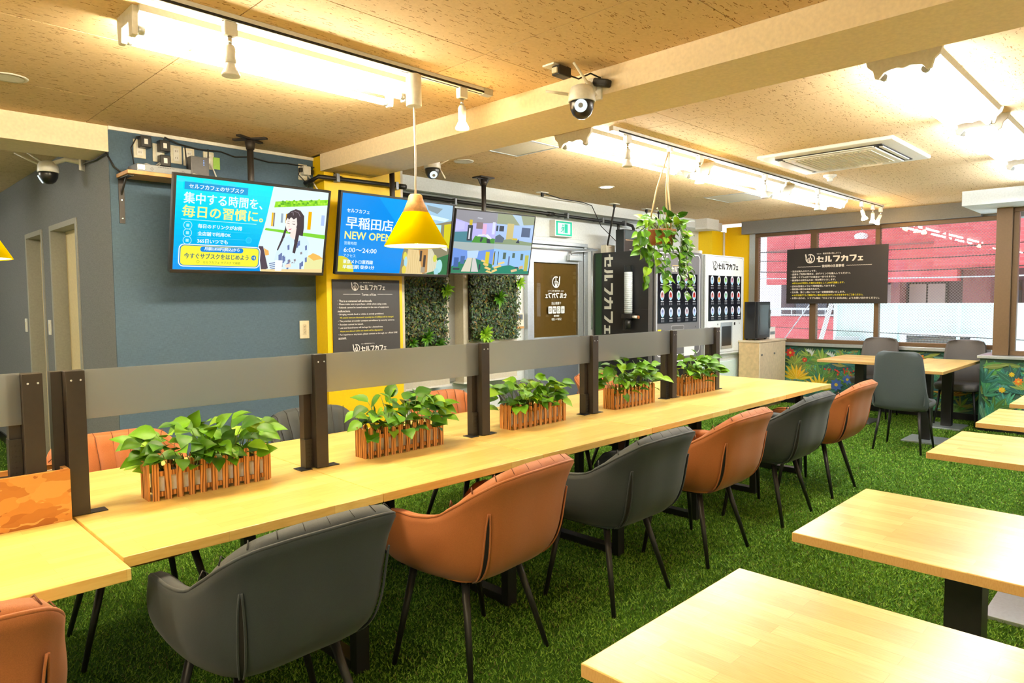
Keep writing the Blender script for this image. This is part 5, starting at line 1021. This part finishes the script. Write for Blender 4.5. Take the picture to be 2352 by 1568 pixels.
t = thing('wall_switch', 'ivory light switch on the blue wall next to the yellow column', 'switch', (2.602, YM, 1.24)); B().box(2.563, 2.641, YM - .010, YM, 1.172, 1.308).build('cover_plate', 'ivory_plastic', t, bevel=.003); B().box(2.588, 2.616, YM - .014, YM - .010, 1.200, 1.280).build('rocker', 'cream_paint', t, bevel=.002)
D = Draw((2.588, YM - .0143, 1.20), (1, 0, 0), (0, 0, 1), .0003)
for k in range(3): D.line([(.008, .062 - k * .022), (.020, .068 - k * .022)], .003, (.15, .12, .08)); D.line([(.008, .053 - k * .022), (.018, .053 - k * .022)], .002, (.15, .12, .08))
D.mb.build('marking', 'print', t)
for y, z, lb in ((7.46, 1.26, 'white switch before the deeper corridor door'), (6.56, 1.26, 'white switch between the two corridor doors')):
    t = thing('wall_switch', lb, 'switch', (1.31, y, z)); B().box(1.300, 1.31, y - .036, y + .036, z - .06, z + .06).build('cover_plate', 'white_plastic', t, bevel=.003); B().box(1.296, 1.300, y - .014, y + .014, z - .03, z + .03).build('rocker', 'ivory_plastic', t)
# ================================================================== PIPES
def clampm(x, y, z, p): B().box(x - .014, x + .014, y - .026, y + .026, z - .032, z + .032).build('pipe_clamp', 'grey_metal', p, bevel=.003)
t = thing('black_pipe', 'black steel pipe with clamps across the top of the yellow column', 'pipe', (3.0, 4.61, 2.38))
B().tube([(2.62, 4.78, 2.345), (2.62, 4.66, 2.355), (2.64, 4.62, 2.376), (3.39, 4.605, 2.383)], .0165, 12).build('tube', 'black_metal', t); B().tube([(3.36, 4.605, 2.383), (3.42, 4.605, 2.383)], .022, 12).build('end_joint', 'black_metal', t)
for x in (2.79, 3.33): clampm(x, 4.615, 2.382, t)
t = thing('black_pipe', 'long black steel pipe with clamps along the back wall to the loudspeaker', 'pipe', (5.5, 5.02, 2.39))
B().tube([(3.50, 5.02, 2.40), (7.12, 5.02, 2.385), (7.22, 5.02, 2.375), (7.25, 5.02, 2.34), (7.25, 5.02, 2.02)], .019, 12).build('tube', 'black_metal', t); B().tube([(6.93, 5.02, 2.39), (6.93, 5.02, 2.26)], .018, 12).build('branch_tube', 'black_metal', t)
for x in (4.30, 5.95, 6.60, 7.05): clampm(x, 5.02, 2.392, t)
B().tube([(5.63, 5.02, 2.39), (5.72, 5.02, 2.39)], .026, 12).build('joint', 'black_metal', t)
for x in (4.30, 5.95, 6.60): B().box(x - .006, x + .006, 5.04, YB, 2.386, 2.398).build('standoff', 'grey_metal', t)
# ================================================================== TERMS BOARD
t = thing('terms_board', 'charcoal terms of use board with white text on the yellow column', 'sign', (3.06, 4.655, 1.2))
B().box(2.752, 3.375, 4.650, 4.660, .79, 1.622).build('board', 'charcoal_board', t, bevel=.001)
D = Draw((2.752, 4.6494, .70), (1, 0, 0), (0, 0, 1), .0004); bw = .623; w1 = (.80, .80, .79); yl = (.72, .66, .05); inn = (.045, .042, .043)
def logo_row(yc):
    D.logo(.20, yc, .032, w1, inn); D.text('Wi-Fi・電源完備の無人カフェ', .242, yc + .028, w1, w=.125, bold=.01); D.logotype(.242, yc - .026, w1, .238, .040)
logo_row(.868); D.rect(.09, .807, .245, .8095, w1); D.rect(.405, .807, .55, .8095, w1); D.text('Terms of Use', .325, .797, w1, w=.135, bold=.01, align='c')
terms = [('・This is an unmanned self-service cafe.', 0), ('・Please make sure to purchase a drink when using a seat.', 0), ('・Refunds cannot be issued except in the case of equipment', 0), ('malfunctions.', 0), ('・Bringing outside food or drinks is strictly prohibited.', 0), ('※If outside items are discovered, a penalty fee of 2,000yen will be charged.', 1), ('・The premises are under constant surveillance by security cameras.', 0), ('・Receipts cannot be issued.', 0), ('・Lost and found items will be kept for a limited time.', 0), ('※Items not claimed within one month will be disposed of.', 1), ('・For inquiries or any issues, please contact us through our official LINE', 0), ('account.', 0)]
wid = [.31, .45, .47, .11, .42, .50, .525, .225, .41, .39, .55, .07]
for k, ((s, yy), ww) in enumerate(zip(terms, wid)): D.text(s, .042 + .016 * yy, .748 - k * .0262, yl if yy else w1, w=ww, h=.0165, bold=.012)
logo_row(.385); D.rect(.09, .320, .245, .3225, w1); D.rect(.405, .320, .55, .3225, w1); D.text('使用注意事项', .325, .311, w1, w=.115, bold=.02, align='c')
for k, s in enumerate(('・本店为无人自助咖啡厅。', '・使用座位时请务必购买饮料。', '・除设备故障外，恕不退款。')): D.text(s, .08, .265 - k * .034, w1, h=.020, bold=.01)
D.mb.build('lettering', 'print', t)
# ================================================================== BACK WALL: MOSS PANELS, INTERCOM, EXIT SIGN
def moss(x0, x1, z0, z1, seed, frx, label, tufts):
    r = random.Random(seed); t = thing('green_wall_panel', label, 'plant panel', ((x0 + x1) / 2, YB - .16, z0))
    n = 5200; m = B(); gs = [(.030, .060, .018), (.045, .085, .03), (.06, .10, .05), (.09, .12, .02), (.13, .12, .02), (.035, .07, .05), (.02, .04, .012)]
    for k in range(n):
        x = r.uniform(x0, x1); z = r.uniform(z0, z1); d = r.uniform(.01, .075); a = r.uniform(0, 6.28); s = r.uniform(.008, .020); c = r.choice(gs); c = tuple(q * r.uniform(.7, 1.5) for q in c)
        e = min(x - x0, x1 - x, z - z0, z1 - z)
        if e < .03 and r.random() < .3: continue
        p = Vector((x, YB - .16 - d, z)); u = Vector((math.cos(a), r.uniform(-.6, .3), math.sin(a))) * s; v = Vector((-math.sin(a), r.uniform(-.5, .5), math.cos(a))) * s * .5
        m.add([p - u, p + v, p + u, p - v], [(0, 1, 2, 3)], c)
    f = m.build('moss_foliage', 'print', t); f['kind'] = 'stuff'
    B().box(x0 + .01, x1 - .01, YB - .165, YB - .15, z0 + .01, z1 - .01).build('backing_mesh', 'soil', t)
    for tx, tz, nn, l, mat_c in tufts:
        for k in range(nn):
            a = 2 * math.pi * (k + r.uniform(-.3, .3)) / nn; d = Vector((math.cos(a), -.7, math.sin(a) * .9 - .15)); o = put_leaf(t, Vector((tx, YB - .23, tz)) - t.location, d, (0, -1, .6), l * r.uniform(.8, 1.15), r); o.data = LEAF[mat_c[k % len(mat_c)]]; o.scale = (o.scale[0], o.scale[1] * .5, o.scale[2])
def cream_box(x0, x1, z0, z1, label):
    t = thing('wall_cabinet', label, 'cabinet', ((x0 + x1) / 2, YB, z0), 0, 'shallow cream wall cabinets'); B().box(x0, x1, YB - .148, YB, z0, z1).build('body', 'cream_paint', t, bevel=.003); B().box(x0 - .012, x1 + .012, YB - .155, YB - .0, z0 - .018, z0).build('base_lip', 'white_paint', t)
cream_box(3.47, 4.20, .66, 2.02, 'shallow cream wall cabinet beside the yellow column'); cream_box(4.38, 5.12, .66, 2.02, 'shallow cream wall cabinet beside the glass door')
B().box(4.20, 4.38, YB - .02, YB, .66, 2.02).build('recess_panel', 'frame_grey'); tag(bpy.data.objects['recess_panel'], 'brownish recessed panel between the two cream wall cabinets', 'panel')
moss(3.50, 4.14, 1.0, 1.72, 1, 0, 'dark green artificial plant panel next to the yellow column', [(4.08, 1.55, 12, .10, (5, 3)), (3.85, 1.12, 12, .10, (1, 0)), (3.70, 1.08, 9, .08, (0, 1)), (4.0, 1.06, 10, .08, (6, 0))])
moss(4.43, 5.10, 1.06, 1.72, 2, 0, 'dark green artificial plant panel beside the glass door', [(4.76, 1.48, 13, .12, (6, 1)), (5.06, 1.63, 10, .09, (5, 3)), (4.56, 1.13, 13, .11, (5, 5, 3)), (4.58, 1.03, 11, .10, (3, 5))])
t = thing('intercom', 'small intercom panel with grey screen beside the glass door', 'intercom', (5.30, YB, 1.25)); B().box(5.20, 5.35, YB - .03, YB, 1.17, 1.31).build('body', 'ivory_plastic', t, bevel=.004); B().box(5.22, 5.33, YB - .033, YB - .03, 1.245, 1.30).build('display', 'far_glass', t); B().box(5.20, 5.35, YB - .034, YB - .0, 1.15, 1.17).build('tray', 'shelf_board', t)
t = thing('exit_sign', 'green and white exit sign box above the glass door', 'sign', (5.95, YB, 2.26)); B().box(5.80, 6.10, YB - .09, YB, 2.165, 2.345).build('housing', 'white_plastic', t, bevel=.003); B().box(5.812, 6.088, YB - .0925, YB - .09, 2.176, 2.334).build('face', 'sign_glow', t)
D = Draw((5.812, YB - .093, 2.176), (1, 0, 0), (0, 0, 1), .0004); gg = (.0, .55, .38)
D.rect(0, 0, .276, .018, gg); D.rect(0, .14, .276, .158, gg); D.rect(0, .018, .03, .14, gg); D.rect(.246, .018, .276, .14, gg); D.rect(.145, .03, .20, .13, gg, 3.0)
D.ell(.118, .115, .011, .011, gg); D.poly([(.105, .10), (.128, .10), (.135, .066), (.112, .062)], gg); D.line([(.118, .066), (.135, .048), (.130, .028)], .010, gg); D.line([(.114, .066), (.100, .046), (.080, .044)], .010, gg); D.line([(.108, .096), (.092, .082), (.086, .066)], .007, gg); D.line([(.126, .096), (.142, .084), (.152, .092)], .007, gg)
D.mb.build('pictogram', 'print', t)
t = thing('inspection_panel', 'white inspection panel under the exit sign above the glass door', 'panel', (6.0, YB, 2.2)); B().box(5.56, 6.42, YB - .006, YB, 2.155, 2.36).build('panel', 'cool_white_paint', t, bevel=.002)
# ================================================================== VENDING MACHINES
def drinks(D, w, h, seed, mirror=False):
    r = random.Random(seed); cols = [(.55, .78, .95), (.95, .62, .10), (.45, .80, .30), (.75, .35, .45), (.55, .85, .45)], [(.85, .35, .30), (.85, .15, .12), (.45, .85, .55), (.90, .30, .30), (.80, .08, .06)], [(.55, .62, .95), (.6, .72, .95), (.55, .7, .95), (.75, .55, .6), (.5, .6, .9)]
    D.rect(0, 0, w, h, (.010, .010, .014))
    for j in range(3):
        for i in range(5):
            cx = w * (.10 + .2 * i); cy = h * (.90 - .34 * j); k = h * .078; c = cols[j][i]
            D.ell(cx, cy, k * .92, k * 1.25, (.95, .95, .97), 20); D.ell(cx, cy - k * .1, k * .66, k * .95, c, 16); D.ell(cx, cy + k * .3, k * .40, k * .38, tuple(q * .45 for q in c), 12)
            D.poly([(cx - k * .45, cy - k * .55), (cx + k * .45, cy - k * .55), (cx + k * .32, cy - k * 1.25), (cx - k * .32, cy - k * 1.25)], (.45, .78, .95))
            D.rect(cx - k * .7, cy - k * 1.72, cx + k * .7, cy - k * 1.48, (.75, .75, .75))
            for q in range(2 if j < 2 else 4): D.rrect(cx - k * .75 + q * (k * .85 if j < 2 else k * .40), cy - k * 2.55, cx - k * .75 + q * (k * .85 if j < 2 else k * .40) + (k * .62 if j < 2 else k * .28), cy - k * 1.98, k * .1, (.20, .20, .21))
t = thing('vending_machine', 'black drinks vending machine with vertical white lettering and paper cup tube', 'vending machine', (7.05, 4.7, 0))
VX0, VX1, VY0, VY1, VZ = 6.55, 7.60, 4.25, 5.10, 2.006
B().box(VX0 + .012, VX1, VY0 + .03, VY1, 0, VZ - .01).build('cabinet', 'machine_black', t, bevel=.006)
B().box(VX0 + .02, VX1 - .02, VY0, VY0 + .03, .72, VZ).build('front_door', 'machine_grey', t, bevel=.006); B().box(VX0 + .02, VX1 - .02, VY0 + .005, VY0 + .03, .03, .70).build('lower_door', 'machine_black', t, bevel=.004)
sp = B().box(VX0, VX0 + .012, VY0 + .05, VY1, .05, VZ).build('side_panel', 'machine_black', t, bevel=.002)
B().box(VX0 - .004, VX0, 4.985, 5.075, .05, VZ - .01).build('green_strip', 'dark_green_vinyl', t); B().box(VX0 - .006, VX0, VY0 + .03, VY0 + .08, .05, VZ).build('corner_strip', 'machine_grey', t)
D = Draw((VX0 - .0006, 4.965, 2.0), (0, 0, -1), (0, -1, 0), .0005); D.logotype(.018, .020, (.74, .76, .70), .935, .125); D.mb.build('lettering', 'print', sp)
B().lathe([(.052, 0), (.052, .545)], (VX0 - .055, 4.565, 1.295), 24).build('cup_tube', 'clear_tube', t)
cs = B(); cs.lathe([(.046, 0), (.047, .47)], (VX0 - .055, 4.565, 1.295), 24)
for k in range(20): cs.lathe([(.0475, .018 + k * .022), (.0485, .022 + k * .022), (.0475, .026 + k * .022)], (VX0 - .055, 4.565, 1.295), 24)
cs.build('paper_cup_stack', 'white_card', t); B().box(VX0 - .10, VX0, 4.50, 4.63, 1.235, 1.293).build('cup_holder', 'black_plastic', t, bevel=.006); B().tube([(VX0 - .055, 4.565, 1.12), (VX0 - .055, 4.565, 1.235)], .036, 18).build('cup_outlet', 'black_plastic', t)
B().box(VX0 - .004, VX0, 4.33, 4.68, 1.09, 1.34).build('recess_panel', 'black_plastic', t, bevel=.01); B().tube([(VX0 - .06, 4.50, 1.255), (VX0 - .06, 4.43, 1.252)], .017, 14).build('lever', 'white_plastic', t); B().tube([(VX0 - .06, 4.43, 1.252), (VX0 - .06, 4.418, 1.252)], .019, 14).build('lever_tip', 'terracotta_weave', t)
B().box(6.605, 7.47, VY0 - .004, VY0, 1.18, 1.745).build('display_window', 'black_plastic', t)
D = Draw((6.605, VY0 - .0045, 1.18), (1, 0, 0), (0, 0, 1), .0005); drinks(D, .865, .565, 1); D.mb.build('drink_display', 'screen', t)
D = Draw((VX0, VY0 - .0008, 0), (1, 0, 0), (0, 0, 1), .0005); wv = (.85, .86, .86)
for k in range(1):
    pts = []
    for cx, cy, a0 in ((.93, 1.92, 0), (.10, 1.92, 90), (.10, .86, 180), (.93, .86, 270)):
        for q in range(6): a = math.radians(a0 + q * 18); pts.append((cx + .055 * math.cos(a), cy + .055 * math.sin(a)))
    D.line(pts + [pts[0]], .010, wv)
D.logo(.53, 1.905, .035, wv, (.1, .1, .1)); D.rect(.36, 1.835, .66, 1.842, (.7, .45, .15)); D.text('CAFE', .14, 1.90, wv, w=.12, bold=.02); D.logotype(.34, 1.77, (.9, .8, .6), .36, .055)
D.rrect(.06, 1.08, .13, 1.11, .006, (.85, .62, .02)); D.rrect(.34, 1.09, .62, 1.15, .02, (.30, .30, .31)); D.rrect(.35, 1.10, .61, 1.14, .015, (.10, .10, .10)); D.ell(.88, 1.12, .008, .01, (.02, .02, .02)); D.rect(.62, .78, .86, .90, (.85, .86, .86)); D.rect(.06, .72, .98, .735, wv)
D.mb.build('front_print', 'print', t)
t = thing('vending_machine', 'white drinks vending machine with black lettering and drink panel', 'vending machine', (8.18, 4.7, 0))
B().box(7.70, 8.68, VY0 + .03, VY1, .72, VZ).build('cabinet', 'machine_white', t, bevel=.006); B().box(7.685, 8.69, VY0, VY0 + .03, .74, VZ - .006).build('front_door', 'machine_white', t, bevel=.008)
B().box(7.70, 8.68, VY0 + .06, VY1 - .05, 0, .72).build('stand', 'machine_white', t, bevel=.004); B().box(7.74, 8.64, VY0 + .05, VY0 + .06, .06, .64).build('stand_panel', 'pale_turquoise', t, bevel=.003)
B().tube([(8.63, VY0 - .02, .74), (8.80, VY0 - .02, .745)], .010, 8).build('handle', 'chrome', t)
B().box(7.745, 8.605, VY0 - .004, VY0, 1.178, 1.745).build('display_window', 'black_plastic', t)
D = Draw((7.745, VY0 - .0045, 1.178), (1, 0, 0), (0, 0, 1), .0005); drinks(D, .86, .567, 2); D.mb.build('drink_display', 'screen', t)
cp = B().box(8.06, 8.37, VY0 - .006, VY0, .81, 1.15).build('coin_panel', 'aluminium', t, bevel=.008); B().box(8.09, 8.335, VY0 - .008, VY0 - .006, .85, 1.10).build('pickup_window', 'black_plastic', t, bevel=.004)
D = Draw((7.685, VY0 - .0007, 0), (1, 0, 0), (0, 0, 1), .0005); bk = (.03, .03, .03); pts = []
for cx, cy, a0 in ((.93, 1.935, 0), (.075, 1.935, 90), (.075, .82, 180), (.93, .82, 270)):
    for q in range(6): a = math.radians(a0 + q * 18); pts.append((cx + .05 * math.cos(a), cy + .05 * math.sin(a)))
D.line(pts + [pts[0]], .006, (.30, .32, .34)); D.logo(.225, 1.865, .058, bk, (.75, .8, .83)); D.logotype(.30, 1.825, bk, .53, .075); D.text('Wi-Fi・電源完備の無人カフェ', .36, 1.915, bk, w=.22)
D.ell(.30, 1.13, .010, .012, bk); D.rect(.73, 1.11, .77, 1.145, bk); D.ell(.88, 1.13, .006, .008, bk); D.mb.build('front_print', 'print', t)
D = Draw((7.74, VY0 + .0495, .06), (1, 0, 0), (0, 0, 1), .0005); D.text('セルフカフェ ためしに', .30, .285, (.05, .08, .12), w=.56, h=.05, bold=.02); D.mb.build('stand_print', 'print', t)
t = thing('loudspeaker', 'black upright loudspeaker box with silver line on the black vending machine', 'loudspeaker', (6.73, 4.75, VZ)); B().box(6.60, 6.86, 4.70, 4.82, VZ, 2.268).build('cabinet', 'machine_black', t, bevel=.005); B().box(6.63, 6.84, 4.697, 4.70, 2.140, 2.152).build('trim_line', 'chrome', t); B().box(6.71, 6.75, 4.697, 4.70, 2.03, 2.038).build('badge', 'white_card', t); B().box(6.615, 6.845, 4.6975, 4.70, 2.158, 2.258).build('grille', 'slate_leatherette', t)
t = thing('power_box', 'small cream box on the black vending machine beside the loudspeaker', 'box', (6.66, 4.97, VZ)); B().box(6.575, 6.74, 4.93, 5.02, VZ, 2.10).build('case', 'ivory_plastic', t, bevel=.005); D = Draw((6.575, 4.9295, VZ), (1, 0, 0), (0, 0, 1), .0005); D.rect(.05, .06, .10, .066, (.6, .3, .2)); D.mb.build('marking', 'print', t)
tag(B().box(7.62, 7.68, 4.3, 4.6, VZ - .0, VZ + .04).box(7.55, 7.9, 4.55, 4.75, VZ, VZ + .045).build('transformer_box', 'white_plastic', bevel=.006), 'small white box lying between the tops of the two vending machines', 'box')
# cabinet and fridge by the window
t = thing('storage_cabinet', 'pale oak two-door storage cabinet beside the window', 'cabinet', (8.94, 4.1, 0))
B().box(8.55, 9.33, 3.965, 4.24, .04, .88).build('body', 'maple_board', t); B().box(8.54, 9.345, 3.94, 4.25, .88, .90).build('top', 'light_oak', t, bevel=.002); B().box(8.57, 9.31, 3.99, 4.22, 0, .04).build('plinth', 'maple_board', t)
for a, b, hx in ((8.552, 8.938, 8.62), (8.942, 9.328, 9.0)): d = B().box(a, b, 3.948, 3.965, .05, .875).build('door', 'light_oak', t, bevel=.002); B().tube([(hx - .03, 3.948, .72), (hx - .03, 3.935, .72)], .012, 12).build('knob', 'grey_metal', d)
t = thing('display_fridge', 'small black glass-door fridge standing on the oak cabinet', 'fridge', (8.88, 4.15, .9))
B().box(8.69, 9.06, 4.085, 4.24, .915, 1.41).build('body', 'black_plastic', t, bevel=.006); dd = B().box(8.69, 9.06, 4.05, 4.083, .93, 1.41).build('door', 'black_plastic', t, bevel=.004); B().box(8.73, 9.02, 4.047, 4.05, .97, 1.37).build('door_glass', 'smoke_glass', dd, bevel=.002); B().tube([(9.035, 4.04, 1.05), (9.035, 4.04, 1.30)], .007, 8).build('handle', 'grey_metal', dd)
for x in (8.73, 9.02):
    for y in (4.10, 4.22): B().tube([(x, y, .90), (x, y, .916)], .016, 10).build('foot', 'black_plastic', t)
t = thing('tissue_box', 'small white box standing on the oak cabinet beside the fridge', 'box', (9.2, 4.12, .9)); B().box(9.12, 9.30, 4.08, 4.20, .90, 1.06).build('case', 'white_card', t, bevel=.004); B().box(9.14, 9.28, 4.078, 4.08, .96, 1.0).build('slot_panel', 'grey_metal', t)
# ================================================================== WINDOW SIGN
t = thing('hanging_sign', 'dark brown notice board with white and yellow text hanging in the window', 'sign', (XW - .1, 3.33, 1.4))
B().box(XW - .115, XW - .103, 2.70, 3.97, 1.38, 2.12).build('board', 'dark_bronze', t, bevel=.001)
for y in (2.80, 3.87): B().tube([(XW - .109, y, 2.12), (XW - .09, y, 2.42)], .002, 5).build('hanging_wire', 'cable_black', t)
D = Draw((XW - .1156, 3.97, 1.38), (0, -1, 0), (0, 0, 1), .0005); w2 = (.86, .80, .72)
D.logo(.315, .60, .062, w2, (.04, .032, .028)); D.text('Wi-Fi・電源完備の無人カフェ', .40, .650, w2, w=.31, bold=.01); D.logotype(.40, .550, w2, .58, .078)
D.text('使用時の注意事項', .61, .478, w2, w=.28, h=.036, bold=.02, align='c')
for x0 in (.15, .78): D.line([(x0 + k * .0105, .492 + (.005 if k % 2 else -.002) + (.0 if x0 < .5 else 0)) for k in range(30)], .005, w2)
rules = [('・当店は無人のカフェです。', 0, .34), ('・店席をご利用の場合は、必ずドリンクを購入してください。', 0, .77), ('・故障トラブル以外での返金は一切できません。', 0, .59), ('・飲食物のお持ち込みは一切お断りいたします。', 0, .59), ('※持ち込みが発覚した場合は罰金として2,000円頂戴します。', 1, .68), ('・店内は監視カメラにて常時監視しております。', 0, .59), ('・領収書の発行は出来かねます。', 0, .39), ('・忘れ物、落とし物については一定期間保管いたします。', 0, .71), ('※1か月を過ぎてもご連絡がない場合は処分させていただきますのでご了承ください。', 1, .91), ('・お問い合わせ、トラブル等は「セルフカフェ公式LINE」よりお問い合わせください。', 0, 1.12)]
for k, (s, yy, ww) in enumerate(rules): D.text(s, .06 + .02 * yy, .425 - k * .0405, (.80, .66, .02) if yy else w2, w=ww, h=.026, bold=.018)
D.mb.build('lettering', 'print', t)
# ================================================================== HANGING PLANT
r = random.Random(21); hx, hy = 4.235, 2.69
t = thing('hanging_plant', 'trailing ivy in a woven pot hanging by ropes from the second track', 'plant', (hx, hy, 1.85))
B().lathe([(.075, 0), (.086, .03), (.098, .085), (.104, .10), (.098, .105), (.088, .09)], (hx, hy, 1.838), 24).build('pot', 'terracotta_weave', t); B().lathe([(.0005, .085), (.092, .085)], (hx, hy, 1.838), 20, caps=False).build('soil', 'soil', t)
for a in (0.2, 2.3, 4.4): B().tube([(hx + .10 * math.cos(a), hy + .10 * math.sin(a), 1.93), (hx + .05 * math.cos(a) + .02, hy + .05 * math.sin(a), 2.23), (hx + .045, 2.665, 2.50)], .0065, 6).build('rope', 'jute', t)
B().box(hx + .025, hx + .065, 2.64, 2.67, 2.49, 2.52).build('track_hook', 'white_plastic', t)
vn = B(); lv = []
for ang, reach, drop in ((3.6, .20, .30), (3.0, .18, .16), (3.9, .14, .42), (4.6, .10, .20), (5.2, .13, .40), (5.7, .16, .34), (6.1, .22, .22), (.4, .24, .12), (5.4, .18, .48), (3.3, .24, .40), (2.0, .16, .18), (.9, .18, .24), (4.9, .15, .30)):
    p0 = Vector((hx + .05 * math.cos(ang), hy + .05 * math.sin(ang), 1.95)); p1 = Vector((hx + reach * .75 * math.cos(ang), hy + reach * .75 * math.sin(ang), 2.0)); pts = [p0, p1]
    nn = max(3, int(drop / .045))
    for k in range(nn): pts.append(Vector((hx + (reach + .015 * math.sin(k * 1.3)) * math.cos(ang) + r.uniform(-.012, .012), hy + reach * math.sin(ang), 1.97 - drop * (k + 1) / nn)))
    vn.tube(pts, .0025, 5)
    for k, p in enumerate(pts[1:]):
        for q_ in range(2): lv.append((p, Vector((math.cos(ang + (1.2 if (k + q_) % 2 else -1.2)) + r.uniform(-.3, .3), math.sin(ang) * .6 + r.uniform(-.4, .2), -.45 + r.uniform(-.5, .3)))))
for k in range(42):
    a = r.uniform(0, 6.28); rr = r.uniform(.03, .17); p = Vector((hx + rr * math.cos(a), hy + rr * math.sin(a), 2.055 - rr * .45 + r.uniform(-.04, .03))); vn.tube([(hx + .3 * (p.x - hx), hy + .3 * (p.y - hy), 1.93), p], .0018, 4); lv.append((p, Vector((math.cos(a), math.sin(a), r.uniform(-.1, .7)))))
so = vn.build('vine_stems', 'stem_green', t)
for p, d in lv: put_leaf(so, p - t.location, d, (r.uniform(-.3, .3), -.6, .7), r.uniform(.055, .085), r)
